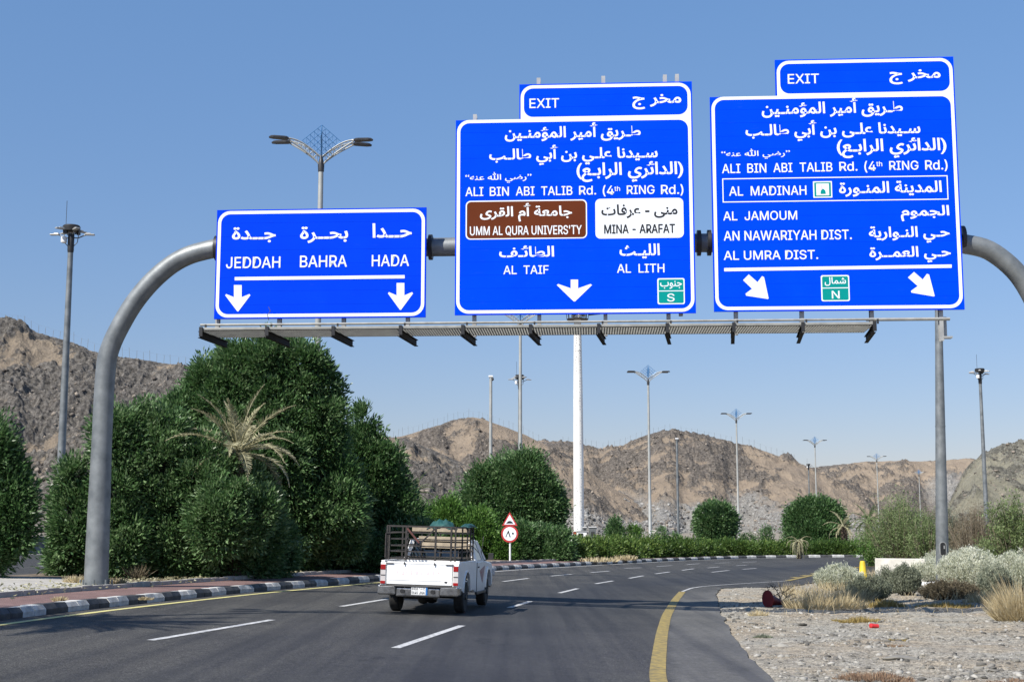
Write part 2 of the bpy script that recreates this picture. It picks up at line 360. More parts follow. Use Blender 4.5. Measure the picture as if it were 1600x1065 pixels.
def np_mesh(name, v, f, m, var=None, smooth=False, attrs=None):
    """v (N,3), f (K,4) or (K,3)"""
    me = bpy.data.meshes.new(name)
    v = np.ascontiguousarray(v, np.float32); f = np.ascontiguousarray(f, np.int32); k = f.shape[1]
    me.vertices.add(len(v)); me.vertices.foreach_set('co', v.ravel())
    me.loops.add(f.size); me.loops.foreach_set('vertex_index', f.ravel())
    me.polygons.add(len(f)); me.polygons.foreach_set('loop_start', np.arange(0, f.size, k, dtype=np.int32))
    me.polygons.foreach_set('loop_total', np.full(len(f), k, np.int32))
    if smooth: me.polygons.foreach_set('use_smooth', np.ones(len(f), bool))
    if var is not None: attrs = dict(attrs or {}, var=var)
    for an, av in (attrs or {}).items():
        a = me.attributes.new(an, 'FLOAT', 'POINT'); a.data.foreach_set('value', np.ascontiguousarray(av, np.float32))
    me.update(calc_edges=True)
    me.materials.append(M[m] if isinstance(m, str) else m)
    return me
def link(name, me, parent=None, loc=None):
    o = bpy.data.objects.new(name, me); COL.objects.link(o)
    if parent: o.parent = parent
    if loc is not None: o.location = loc
    return o
def thing(name, label, cat, loc=(0, 0, 0), rz=0.0, group=None):
    o = bpy.data.objects.new(name, None); COL.objects.link(o); o.empty_display_size = 0.3
    o.location = loc; o.rotation_euler = (0, 0, rz); o['label'] = label; o['category'] = cat
    if group: o['group'] = group
    return o
def tag(o, label=None, cat=None, group=None, kind=None):
    if label: o['label'] = label
    if cat: o['category'] = cat
    if group: o['group'] = group
    if kind: o['kind'] = kind
    return o
def copy_tree(src, loc, rz, label, scale=None):
    r = src.copy(); COL.objects.link(r); r.location = loc; r.rotation_euler = (0, 0, rz); r['label'] = label
    if scale is not None: r.scale = (scale,) * 3
    for ch in list(src.children):
        c = ch.copy(); COL.objects.link(c); c.parent = r
        for g in list(ch.children):
            d = g.copy(); COL.objects.link(d); d.parent = c
    return r

# ------------------------------------------------------------------ road geometry (world metres)
def resample(pts, step):
    pts = np.array(pts, float); d = np.r_[0, np.cumsum(np.hypot(*np.diff(pts, axis=0).T))]
    n = max(2, int(round(d[-1] / step)) + 1); s = np.linspace(0, d[-1], n)
    return np.stack([np.interp(s, d, pts[:, 0]), np.interp(s, d, pts[:, 1])], 1)
def smooth_line(pts, step=1.0, k=5, it=3):
    p = resample(pts, step)
    for _ in range(it):
        q = p.copy(); q[1:-1] = (p[:-2] + 2 * p[1:-1] + p[2:]) / 4
        for _ in range(k): q[1:-1] = (q[:-2] + 2 * q[1:-1] + q[2:]) / 4
        p = q
    return resample(p, step)
def offset_line(p, d):
    t = np.gradient(p, axis=0); t /= np.linalg.norm(t, axis=1)[:, None]
    return p + np.stack([-t[:, 1], t[:, 0]], 1) * d      # positive d: to the left
def strip(name, a, b, m, off=0.0, nx=2, parent=None, attrs=None, zf=None):
    """sheet between two polylines of equal length, nx columns"""
    n = len(a); u = np.linspace(0, 1, nx)
    XY = a[:, None, :] * (1 - u)[None, :, None] + b[:, None, :] * u[None, :, None]
    z = gz(XY[..., 0], XY[..., 1]) + off
    if zf is not None: z = z + zf(XY[..., 0], XY[..., 1], u[None, :] + 0 * z)
    v = np.concatenate([XY, z[..., None]], 2).reshape(-1, 3)
    i = np.arange(n - 1)[:, None] * nx + np.arange(nx - 1)[None, :]
    f = np.stack([i, i + 1, i + nx + 1, i + nx], -1).reshape(-1, 4)
    # make it face up
    e1 = v[f[0, 1]] - v[f[0, 0]]; e2 = v[f[0, 3]] - v[f[0, 0]]
    if e1[0] * e2[1] - e1[1] * e2[0] < 0: f = f[:, ::-1]
    at = {k2: fn(XY[..., 0], XY[..., 1], u[None, :] + 0 * z).ravel() for k2, fn in (attrs or {}).items()}
    return link(name, np_mesh(name, v, f, m, attrs=at, smooth=True), parent)

kpx = [(58, 961), (124, 953), (186, 946), (248, 939.5), (310, 933), (372, 926), (442, 920), (519, 913), (593, 907), (766, 891), (812, 888), (861, 885.6),
       (925, 882), (1019, 877), (1075, 874.7), (1150, 871.9), (1240, 870.5), (1341, 870)]
kerb = [G(*p) for p in kpx]
kerb = [np.array([-9.6, -30.]), np.array([-9.1, 0.]), np.array([-8.75, 12.]), np.array([-8.3, 20.])] + kerb + [np.array([33., 96.]), np.array([60., 96.]), np.array([110., 88.])]
kerb = smooth_line(kerb, 1.0, 2, 2)
KERB = kerb
epx = [(1209.5, 1064), (1187, 1041.6), (1173, 1026), (1157, 1008.6), (1142, 988), (1133, 968.6), (1126, 955), (1122.6, 946), (1121, 937), (1119, 930), (1121, 922)]
EDGE_A = [np.array([2.9, -30.]), np.array([2.95, 0.]), np.array([3.0, 12.])] + [G(*p) for p in epx]
EDGE_B = [G(*p) for p in [(1128, 917.6), (1160, 917.2), (1200, 917), (1240, 914.5), (1270, 910), (1300, 903), (1340, 895), (1400, 888)]] + [np.array([26., 74.]), np.array([40., 78.]), np.array([110., 74.])]
edge = resample(EDGE_A + EDGE_B, 0.5)
w = (fbm(np.arange(len(edge)) * 0.9, np.zeros(len(edge)), 5, 3) - 0.5) * 0.16
EDGE = offset_line(edge, w[:, None])
ROADPOLY = np.vstack([KERB, EDGE[::-1]])
def sdist(x, y, poly):
    """signed distance to a closed polygon, negative inside"""
    x = np.asarray(x).ravel(); y = np.asarray(y).ravel()
    best = np.full(x.shape, 1e9); inside = np.zeros(x.shape, bool)
    n = len(poly)
    for i in range(n):
        a = poly[i]; b = poly[(i + 1) % n]; e = b - a; l2 = (e @ e) + 1e-12
        t = np.clip(((x - a[0]) * e[0] + (y - a[1]) * e[1]) / l2, 0, 1)
        best = np.minimum(best, (x - a[0] - t * e[0]) ** 2 + (y - a[1] - t * e[1]) ** 2)
        if a[1] != b[1]:
            c = ((a[1] > y) != (b[1] > y)) & (x < (b[0] - a[0]) * (y - a[1]) / (b[1] - a[1]) + a[0])
            inside ^= c
    d = np.sqrt(best)
    return np.where(inside, -d, d)

# road surface: a grid cut by rows between the kerb and the edge
nrow = 420
ka = resample(KERB, 0.1); ea = resample(EDGE, 0.1)
def at_frac(p, s): 
    d = np.r_[0, np.cumsum(np.hypot(*np.diff(p, axis=0).T))]
    return np.stack([np.interp(s, d, p[:, 0]), np.interp(s, d, p[:, 1])], 1)
# pair the two edges by matching y up to the gore, then by fraction
ks = []; es = []
dk = np.r_[0, np.cumsum(np.hypot(*np.diff(ka, axis=0).T))]; de = np.r_[0, np.cumsum(np.hypot(*np.diff(ea, axis=0).T))]
yk = np.maximum.accumulate(ka[:, 1][: np.argmax(ka[:, 1])]); ye = np.maximum.accumulate(ea[:, 1][: np.argmin(np.abs(ea[:, 1] - 46.0))])
for yv in np.linspace(-29, 40, 150):
    ks.append(np.interp(yv, yk, dk[:len(yk)])); es.append(np.interp(yv, ye, de[:len(ye)]))
k0, e0 = ks[-1], es[-1]
for q in np.linspace(0, 1, 260)[1:]:
    ks.append(k0 + (dk[-1] - k0) * q ** 1.1); es.append(e0 + (de[-1] - e0) * q)
ra = at_frac(ka, ks); rb = at_frac(ea, es)
def lane_tone(X, Y, U):
    # polished, bluish wheel lanes on the right half of the carriageway
    c = np.exp(-((U - 0.66) / 0.17) ** 2) * (0.35 + 0.65 * fbm(X * .5 + 30, Y * 0.07, 9, 4)) * 1.35
    c2 = 0.55 * np.exp(-((U - 0.42) / 0.04) ** 2) * fbm(X, Y * 0.08, 19, 4)
    return np.clip(c + c2, 0, 1)
def shoulder_tone(X, Y, U):
    a = np.clip((U - .885) * 40, 0, 1) * np.clip((48 - Y) / 6, 0, 1) * (.35 + .5 * fbm(X * 2, Y * .6, 61, 4))
    sand = np.clip((U - .97) * 33, 0, 1) * .5 + np.clip((.022 - U) * 45, 0, 1) * .35
    return np.clip(a + sand * fbm(X * 1.5, Y * 1.5, 62, 3), 0, 1)
road = strip('road', ra, rb, 'asphalt', 0.0, 90, attrs={'lane': lane_tone, 'shoulder': shoulder_tone}); road['kind'] = 'structure'
# the cut edge of the asphalt
sk = MB(); n = len(EDGE)
ev = [(p[0], p[1], float(gz(*p)) + 0.001) for p in EDGE] + [(p[0] + .01, p[1], float(gz(*p)) - 0.12) for p in EDGE]
sk.add(ev, [(i, i + n, i + n + 1, i + 1) for i in range(n - 1)])
sk.build('asphalt_edge', 'black_steel', road)

def line_mark(name, pts, wd, m, off=0.006, parent=None, step=0.5):
    p = resample(pts, step) if len(pts) > 2 else resample(pts, max(0.3, step))
    return strip(name, offset_line(p, wd / 2), offset_line(p, -wd / 2), m, off, 2, parent)
dashes = [((235, 1000), (425, 968)), ((618, 1012), (722, 977)), ((533, 947), (607, 935)), ((796, 949), (829, 939)), ((786, 908), (825.6, 903)), ((860.5, 899.5), (893, 896.5)),
          ((874, 926), (902.5, 919)), ((923, 894), (952, 891.6)), ((930.6, 911.5), (957.6, 907)), ((975.6, 887.5), (1002, 886.4)), ((983, 903), (1005, 899)), ((1024, 896), (1046, 893)),
          ((1026, 884.5), (1050, 883)), ((1065.6, 890.5), (1084, 888)), ((1073, 881.5), (1094, 880)), ((1105, 886.7), (1124, 885.2)), ((1112, 893.5), (1139, 890.5)), ((1117, 879.3), (1140, 878.4)),
          ((1150, 883.3), (1168, 882.3)), ((1160, 889), (1182, 887.2)), ((1160, 878), (1182, 877)), ((700, 917), (741, 912.3))]
for a, bb in dashes:
    a = G(*a); bb = G(*bb)
    line_mark('lane_dash', [a, bb], 0.13, 'paint_white', 0.006, road)
# left edge line, just off the kerb
ki = KERB[(KERB[:, 1] > -25) & (np.arange(len(KERB)) < np.argmax(KERB[:, 0] > 32))]
line_mark('left_edge_line', offset_line(ki[ki[:, 1] < 44], -0.42), 0.14, 'paint_yellow_pale', 0.006, road)
line_mark('left_edge_line', offset_line(ki[(ki[:, 1] >= 43.4)], -0.42), 0.14, 'paint_white', 0.008, road)
ry = [(1026, 1065), (1029, 1030), (1034, 990), (1041, 962), (1055, 937), (1066, 924)]
ry = [np.array([1.35, -20.]), np.array([1.4, 8.])] + [G(*p) for p in ry]
line_mark('right_edge_line', smooth_line(ry, 0.5, 2, 2), 0.205, 'paint_yellow', 0.006, road)
line_mark('gore_line', smooth_line([G(*p) for p in [(1066, 924), (1080, 918.5), (1100, 915.6), (1150, 912), (1232, 907)]], 0.5, 1, 1), 0.085, 'paint_white', 0.010, road)
line_mark('exit_edge_line', smooth_line([G(*p) for p in [(1230, 907.1), (1260, 900.5), (1289, 894), (1345, 885)]] + [np.array([30., 77.]), np.array([60., 80.])], 0.5, 1, 1), 0.22, 'paint_yellow', 0.014, road)
for q in range(6):
    a = np.array([1238 + q * 15, 902.5 - q * 3.0]); p0 = G(a[0], a[1]); p1 = G(a[0] + 9, a[1] - 1.2)
    line_mark('chevron_dash', [p0, p1], 0.28, 'paint_yellow', 0.012, road)

# kerb: single painted stones, two to a colour
stone_w, stone_h, stone_l = 0.26, 0.17, 0.432
prof = [(0, -0.06), (0, 0.09), (-0.06, stone_h), (-stone_w, stone_h), (-stone_w, -0.06)]
def kerb_mesh(m, seed):
    rr = random.Random(seed); k = MB(); L_ = stone_l - 0.012
    vs = [(x + rr.uniform(-.006, .006), y, z + rr.uniform(-.006, .006)) for y in (0, L_ / 2, L_) for x, z in prof]
    n = 5
    fs = [tuple(range(n - 1, -1, -1)), tuple(2 * n + i for i in range(n))]
    for j in range(2):
        for i in range(n): fs.append((j * n + i, j * n + (i + 1) % n, (j + 1) * n + (i + 1) % n, (j + 1) * n + i))
    fs = [f[::-1] for f in fs]
    k.add(vs, fs); return k.mesh('kerbstone', m)
KM = {c: [kerb_mesh(c, s) for s in (1, 2, 3)] for c in ('kerb_white', 'kerb_black')}
kfine = resample(KERB[(KERB[:, 1] > 10)], 0.05); dkf = np.r_[0, np.cumsum(np.hypot(*np.diff(kfine, axis=0).T))]
kroot = bpy.data.objects.new('kerb', None); COL.objects.link(kroot); kroot['kind'] = 'structure'
s = 0.0; i = 0
while s < dkf[-1] - 1 and i < 268:
    a = at_frac(kfine, [s])[0]; bb = at_frac(kfine, [s + stone_l])[0]
    z0 = float(gz(*a)); z1 = float(gz(*bb)); ang = math.atan2(bb[1] - a[1], bb[0] - a[0]) - math.pi / 2
    col = 'kerb_white' if (i // 2) % 2 == 0 else 'kerb_black'
    o = link('kerbstone', KM[col][i % 3], kroot, (a[0], a[1], z0 + R.uniform(-.006, .006)))
    o.rotation_euler = (math.atan2(z1 - z0, stone_l), 0, ang + R.uniform(-.012, .012))
    s += stone_l; i += 1
# median: paver strip, planted soil, concrete slab
kk = KERB
def rough(amp, sc, seed): return lambda X, Y, U: amp * (fbm(X * sc, Y * sc, seed, 4) - .5)
pv = strip('pavement', offset_line(kk, stone_w - .02), offset_line(kk, 1.75), 'pavers', 0.135, 6); pv['kind'] = 'structure'
k2 = kk[(kk[:, 1] > -28)]
soil = strip('median_soil', offset_line(kk, 1.90), offset_line(kk, 7.0), 'soil', 0.115, 30, zf=rough(.09, 1.6, 3)); soil['kind'] = 'structure'
sel = (kk[:, 1] > -20) & (kk[:, 1] < 33.6)
slab = strip('concrete_slab', offset_line(kk[sel], 2.15), offset_line(kk[sel], 6.95), 'concrete', 0.185, 8); slab['kind'] = 'structure'
# low planter edging of grey blocks behind the pavers
er = bpy.data.objects.new('planter_edging', None); COL.objects.link(er); er['kind'] = 'structure'
eb = MB(); eb.box((0, 0.24, 0.0), (0.13, 0.47, 0.30)); em = eb.mesh('edging_block', 'concrete')
el = resample(offset_line(kk[(kk[:, 1] > 14)], 1.83), 0.05); de_ = 0.0
for j in range(150):
    if de_ > 74: break
    a = at_frac(el, [de_])[0]; bb = at_frac(el, [de_ + .49])[0]
    o = link('edging_block', em, er, (a[0], a[1], float(gz(*a)) + 0.075 + R.uniform(-.015, .012)))
    o.rotation_euler = (0, 0, math.atan2(bb[1] - a[1], bb[0] - a[0]) - math.pi / 2 + R.uniform(-.03, .03)); de_ += .49
# the other carriageway beyond the median
kl = KERB[(KERB[:, 1] > -28) & (KERB[:, 0] < 30)]
oc = strip('opposite_road', offset_line(kl, 7.1), offset_line(kl, 18.2), 'asphalt', 0.02, 14, attrs={'lane': lambda X, Y, U: .3 * fbm(X, Y * .1, 4, 3)}); oc['kind'] = 'structure'
line_mark('edge_line', offset_line(kl, 7.6), 0.15, 'paint_white', 0.028, oc)
line_mark('edge_line', offset_line(kl, 17.7), 0.15, 'paint_white', 0.028, oc)
for off_ in (11.0, 14.4):
    q = resample(offset_line(kl, off_), 0.5)
    for j in range(0, len(q) - 8, 18): line_mark('lane_dash', q[j:j + 6], 0.15, 'paint_white', 0.028, oc)
# far concrete barrier along it: single segments
bl = resample(offset_line(kl, 18.6), 0.1)
bprof = [(-.28, 0), (-.28, .07), (-.11, .30), (-.08, .72), (.08, .72), (.11, .30), (.28, .07), (.28, 0)]
bm = MB(); bm.prism([(a, b_) for a, b_ in bprof], 0.02, 2.96, 'y'); bme = bm.mesh('barrier_segment', 'barrier_dark')
broot = thing('roadside_barrier', 'low grey concrete barrier along the far side of the opposite carriageway', 'barrier')
dd = 0.0; dl = np.r_[0, np.cumsum(np.hypot(*np.diff(bl, axis=0).T))]
while dd < dl[-1] - 3:
    a = at_frac(bl, [dd])[0]; bb = at_frac(bl, [dd + 3])[0]
    if a[1] > 20 and a[1] < 95:
        o = link('barrier_segment', bme, broot, (a[0], a[1], float(gz(*a)))); o.rotation_euler = (math.atan2(float(gz(*bb)) - float(gz(*a)), 3), 0, math.atan2(bb[1] - a[1], bb[0] - a[0]) - math.pi / 2)
    dd += 3.0

# ground: one wide sheet to the horizon, and a finer gravel verge on the right
def grid(name, xs, ys, zfun, m, attrs=None, smooth=True):
    X, Y = np.meshgrid(xs, ys); Z = zfun(X, Y)
    v = np.stack([X, Y, Z], -1).reshape(-1, 3); nx = len(xs)
    i = np.arange(len(ys) - 1)[:, None] * nx + np.arange(nx - 1)[None, :]
    f = np.stack([i, i + 1, i + nx + 1, i + nx], -1).reshape(-1, 4)
    at = {k3: fn(X, Y).ravel() for k3, fn in (attrs or {}).items()}
    return link(name, np_mesh(name, v, f, m, attrs=at, smooth=smooth))
def axis(a, b, fine_a, fine_b, fs, g=1.12):
    l = list(np.arange(fine_a, fine_b, fs)); st = fs; x = l[-1]
    while x < b: st *= g; x += st; l.append(x)
    st = fs; x = l[0]
    while x > a: st *= g; x -= st; l.insert(0, x)
    return np.array(l)
gx = axis(-2500, 2500, -60, 60, 2.0); gy = axis(-300, 3800, -40, 130, 2.0)
def ground_z(X, Y):
    d = sdist(X, Y, ROADPOLY).reshape(X.shape)
    near = np.hypot(X, Y) < 160
    base = gz(X, Y) - 0.28
    return base + np.where(near, 0, (fbm(X * .03, Y * .03, 8, 4) - .5) * 2.0)
g0 = grid('ground', gx, gy, ground_z, 'ground'); g0['kind'] = 'structure'
vx = np.arange(2.4, 30, 0.11); vy = np.concatenate([np.arange(8, 40, 0.11), np.arange(40, 76, 0.28)])
def bumps(X, Y):
    return 0.13 * (fbm(X * .55, Y * .55, 21, 5) - .5) + 0.09 * (fbm(X * 2.6, Y * 2.6, 22, 4) - .5)
def verge_z(X, Y):
    d = sdist(X, Y, ROADPOLY).reshape(X.shape)
    out = np.clip(d / 0.8, 0, 1)
    z = gz(X, Y) - 0.022 + out * (0.03 + bumps(X, Y)) + (1 - out) * 0.01 * (fbm(X * 4, Y * 4, 3, 3) - .5)
    z = z + 0.12 * np.clip((d - 2) / 5, 0, 1)
    return np.where(d < 0.0, gz(X, Y) - 0.06 + np.clip(d, -0.2, 0) * 0.5, z)
vg = grid('gravel_verge', vx, vy, verge_z, 'gravel'); vg['kind'] = 'structure'
def vz(x, y): return float(verge_z(np.array([[x]]), np.array([[y]]))[0, 0])
def VG(px, py):
    """where the pixel ray meets the verge surface (a little above the road plane)"""
    p = G(px, py, 0.10) if px > 1260 else G(px, py, 0.02)
    return np.array([p[0], p[1], vz(p[0], p[1])])

# loose stones on the verge
def rock_base(n_sub, seed, flat=0.6):
    import bmesh
    bm_ = bmesh.new(); bmesh.ops.create_icosphere(bm_, subdivisions=n_sub + 1, radius=1.0)
    v = np.array([q.co[:] for q in bm_.verts]); f = np.array([[q.index for q in p.verts] for p in bm_.faces]); bm_.free()
    rg = np.random.default_rng(seed)
    for _ in range(5 if n_sub < 2 else 14):
        nrm = rg.normal(size=3); nrm /= np.linalg.norm(nrm); d = rg.uniform(.38, .72)
        s_ = v @ nrm; v = v - np.outer(np.maximum(s_ - d, 0), nrm)
    v *= 1 + (rg.random(len(v))[:, None] - .5) * (.5 if n_sub < 1 else .12); v[:, 2] *= flat
    return v, f
def scatter_rocks(name, pos, size, m, seed=3, kinds=5, sub=1, flat=0.6):
    rg = np.random.default_rng(seed); V = []; Fc = []; A = []; o = 0
    bases = [rock_base(sub, seed * 10 + q, flat) for q in range(kinds)]
    which = rg.integers(0, kinds, len(pos)); ang = rg.uniform(0, 6.283, len(pos)); val = rg.random(len(pos))
    for q in range(kinds):
        idx = np.where(which == q)[0]
        if not len(idx): continue
        v, f = bases[q]
        c, s_ = np.cos(ang[idx]), np.sin(ang[idx]); sx_ = rg.uniform(.7, 1.4, len(idx))
        x = v[None, :, 0] * sx_[:, None]; y = v[None, :, 1] + 0 * x; z = v[None, :, 2] + 0 * x
        X = (x * c[:, None] - y * s_[:, None]); Y = (x * s_[:, None] + y * c[:, None])
        vv = np.stack([X, Y, z], -1) * size[idx][:, None, None] + pos[idx][:, None, :]
        ff = f[None] + (np.arange(len(idx)) * len(v))[:, None, None] + o
        V.append(vv.reshape(-1, 3)); Fc.append(ff.reshape(-1, 3)); A.append(np.repeat(val[idx], len(v))); o += len(idx) * len(v)
    return link(name, np_mesh(name, np.vstack(V), np.vstack(Fc), m, var=np.concatenate(A)))
rg = np.random.default_rng(5)
N = 42000
yy = 9 + 52 * rg.random(N) ** 1.5; xx = 3 + rg.random(N) * (yy * 0.40 + 1.0)
dd_ = sdist(xx, yy, ROADPOLY); keep = dd_ > 0.1
xx, yy = xx[keep], yy[keep]; zz = verge_z(xx[None, :], yy[None, :])[0]
sz = 0.006 + 0.06 * rg.random(len(xx)) ** 9 + 0.012 * rg.random(len(xx))
pick = fbm(xx * .7, yy * .7, 31, 3) > .36
lg = scatter_rocks('loose_gravel', np.stack([xx, yy, zz + sz * .1], 1)[pick], sz[pick], 'stone', 3, 7, 0)
lg['kind'] = 'stuff'
# a scatter of larger stones one can point at
big = [((1252, 975), .20, 'flat grey slab of stone lying on the gravel beyond the dry tuft'), ((1222, 1008), .17, 'dark angular stone near the asphalt edge'),
       ((1407, 1024), .30, 'broad pale stone on the gravel beside the rust coloured weed'), ((1383, 1045), .16, 'pale stone just in front of the rust coloured weed'),
       ((1265, 981), .17, 'thin white stone slab on the gravel'), ((1510, 1044), .18, 'brown stone at the lower right of the gravel'), ((1430, 985), .12, 'small grey stone on the open gravel'),
       ((1352, 983), .14, 'grey flat stone beyond the crushed red can'), ((1172, 972), .16, 'tan stone slab close to the asphalt edge'), ((1552, 1042), .14, 'dark stone nearest the right edge of the picture')]
for i, ((px, py), s_, lb) in enumerate(big):
    p = VG(px, py); s_ *= .72; v, f = rock_base(2, 60 + i, 0.38)
    o = link('stone', np_mesh('stone', v * s_ * np.array([1.3, .8, 1]), f, 'stone', var=np.full(len(v), 0.12 + .8 * ((i * 37) % 10) / 10)), None, (p[0], p[1], p[2] + s_ * .1))
    tag(o, lb, 'stone', 'larger stones on the gravel verge')

# ------------------------------------------------------------------ hills
def hill(name, ridge, d_ridge, d_base, m, seed, nx=520, nt=170, rubble_to=0.0, rock=0.5, relief=1.0, dip=0.8, back=1.6, rub_seed=0, floor=-3, rubfn=None, bend=0.12, crag2=1.0):
    rx = np.array([p[0] for p in ridge], float); ry_ = np.array([p[1] for p in ridge], float)
    px = np.linspace(rx[0], rx[-1], nx)
    yp = np.interp(px, rx, ry_)
    ker = np.ones(9) / 9; yp = np.convolve(np.pad(yp, 4, 'edge'), ker, 'valid')
    yp = yp + (fbm(px * .035, px * 0, seed + 3, 4) - .5) * 5
    tn = (px - 800) / F
    hr = np.array([EYE + ray(a, b)[2] / ray(a, b)[1] * d_ridge for a, b in zip(px, yp)])
    t = np.concatenate([np.linspace(0, 1, nt), np.linspace(1, back, 30)[1:]])
    # distance of the foot wanders so the hill has spurs and gullies
    T, K = np.meshgrid(t, np.arange(nx), indexing='ij')
    Xr = tn[K]
    foot = d_base * (1 + bend * 2 * (fbm(px * .012, px * 0, seed + 50, 3) - .5))
    D = foot[K] + (d_ridge - foot[K]) * T
    X = Xr * D; Y = D + 0 * X
    top = hr[K]
    prof_ = np.where(T <= 1, T ** 1.12, np.clip(1 - (T - 1) ** 1.2 * 0.9, -.2, 1))
    base = gz(X, Y) + floor * 0.3
    Z = base + (top - base) * prof_
    # relief: gullies running down slope, dipping rock bands, crags
    amp = relief * np.clip(T * 5, 0.12, 1) * np.clip(np.abs(T - 1) * 9 + .16, 0, 1)
    u = X * dip - Y * 0.55; w_ = X * 0.5 + Y * dip
    spur = (fbm(X * .022 + 7, Y * .010, seed, 4) - .5) * 2
    band = ridged(u * .055 + 2.5 * fbm(X * .02, Y * .02, seed + 9, 3), w_ * .018, seed + 1, 5)
    crag = ridged(X * .13, Y * .13, seed + 2, 5, .6)
    fine = fbm(X * .55, Y * .55, seed + 6, 4) - .5
    rockm = np.clip((0.55 * band + 0.6 * crag + 0.45 * fbm(X * .03, Y * .03, seed + 4, 4) - 0.93 + (rock - .5) * .5) * 5 + .5, 0, 1)
    rub = np.clip((rubble_to - T) * 9 + (fbm(X * .06, Y * .06, seed + 30, 4) - .5) * 3, 0, 1)
    if rubfn is not None: rub = np.maximum(rub, rubfn(px[K], T))
    h = hr.max()
    med = ridged(X * .045 + 9, Y * .035, seed + 70, 4) - .5
    Z = Z + amp * (spur * h * .10 + med * 4.0 + (band - .5) * 2.6 + rockm * (crag - .25) * 2.6 + crag2 * (ridged(X * .38 + 3, Y * .38, seed + 80, 4) - .5) * (.4 + rockm) * 1.6 + fine * (.55 + rockm * .8))
    v = np.stack([X, Y, Z], -1).reshape(-1, 3)
    n_ = nx; mrows = len(t)
    i = np.arange(mrows - 1)[:, None] * n_ + np.arange(n_ - 1)[None, :]
    f = np.stack([i, i + 1, i + n_ + 1, i + n_], -1).reshape(-1, 4)
    o = link(name, np_mesh(name, v, f, m, attrs={'rock': rockm.ravel(), 'rubble': rub.ravel()}))
    o['kind'] = 'structure'
    ridge_i = nt - 1
    Vr = np.stack([X[ridge_i], Y[ridge_i], Z[ridge_i]], 1)
    return o, Vr, px, (X, Y, Z, rockm, rub)
HL = hill('hill', [(-330, 400), (-150, 455), (0, 509), (28, 512), (50, 524), (95, 536), (150, 551), (200, 561), (290, 573), (360, 600), (450, 640), (560, 672), (640, 688), (760, 740), (860, 815)], 250, 160, 'hill_near', 3, 900, 420, rock=.60, relief=.9, rubble_to=-.5, crag2=1.3)
HC = hill('hill', [(520, 720), (600, 686), (630, 682), (660, 673), (700, 660), (735, 652), (760, 655), (790, 667), (830, 684), (860, 700), (920, 735), (1000, 790), (1040, 830)], 430, 345, 'hill', 12, 420, 200, rubble_to=.36, rock=.46, relief=.85)
HD = hill('hill', [(740, 800), (800, 745), (835, 700), (870, 694), (905, 699), (940, 703), (975, 697), (1010, 684), (1040, 677), (1080, 680), (1120, 688), (1170, 697), (1210, 712), (1250, 728), (1290, 748), (1350, 785), (1400, 830)], 500, 400, 'hill', 23, 560, 200, rubble_to=.36, rock=.42, relief=.9)
HB = hill('hill', [(800, 720), (840, 691), (870, 689), (900, 690), (915, 700), (960, 740)], 800, 500, 'hill', 41, 160, 60, rock=.4, relief=1.2)
def quarry(px, T): return np.clip(1.6 - np.hypot((px - 1475) / 42, (T - .55) / .33) * 1.5, 0, 1)
HR = hill('hill', [(1130, 790), (1200, 748), (1250, 733), (1290, 728), (1340, 722), (1400, 720), (1460, 719), (1510, 716), (1540, 724), (1600, 745), (1700, 770)], 780, 620, 'hill', 52, 420, 170, rubble_to=.08, rock=.42, relief=1.3, rubfn=quarry)
HN = hill('hill', [(1478, 800), (1492, 765), (1505, 737), (1530, 717), (1570, 704), (1600, 693), (1680, 660), (1800, 620), (2000, 600)], 190, 135, 'hill_green', 63, 420, 220, rock=.44, relief=.6, floor=-2, crag2=1.5)
# boulders lying on the slopes
def hill_rocks(H, n, smin, smax, seed, rubw=1.0):
    X, Y, Z, rk, rb_ = H[3]; rg = np.random.default_rng(seed)
    rows = int(X.shape[0] * .80); wgt = (0.12 + rk[:rows] + rb_[:rows] * rubw).ravel()
    idx = rg.choice(rows * X.shape[1], n, p=wgt / wgt.sum())
    p = np.stack([X[:rows].ravel()[idx], Y[:rows].ravel()[idx], Z[:rows].ravel()[idx]], 1)
    s_ = smin + (smax - smin) * rg.random(n) ** 6
    return p, s_
M['boulder'] = leafmat('boulder', (0.06, 0.053, 0.047), (0.16, 0.138, 0.115), (0.30, 0.255, 0.205), 0, .95)
M['rubble'] = leafmat('rubble_stone', (0.10, 0.098, 0.092), (0.22, 0.215, 0.20), (0.36, 0.35, 0.325), 0, .95)
for H, n, a, b_, sd in ((HL, 7000, .10, .60, 1), (HC, 3000, .15, .75, 2), (HD, 3500, .15, .85, 3), (HN, 1800, .06, .35, 5)):
    p, s_ = hill_rocks(H, n, a, b_, sd)
    o = scatter_rocks('hillside_boulders', p, s_, 'boulder', sd + 20, 6, 0, .8); o['kind'] = 'stuff'
# grey rubble flats at the foot of the middle hills
for H, sd in ((HC, 7), (HD, 8)):
    X, Y, Z, rk, rb_ = H[3]; rg = np.random.default_rng(sd)
    wgt = (rb_[:70] ** 2).ravel() + 1e-6; idx = rg.choice(wgt.size, 5500, p=wgt / wgt.sum())
    p = np.stack([X[:70].ravel()[idx], Y[:70].ravel()[idx], Z[:70].ravel()[idx]], 1)
    o = scatter_rocks('hillside_rubble', p, .12 + .7 * rg.random(5500) ** 6, 'rubble', sd + 40, 6, 0, .8); o['kind'] = 'stuff'
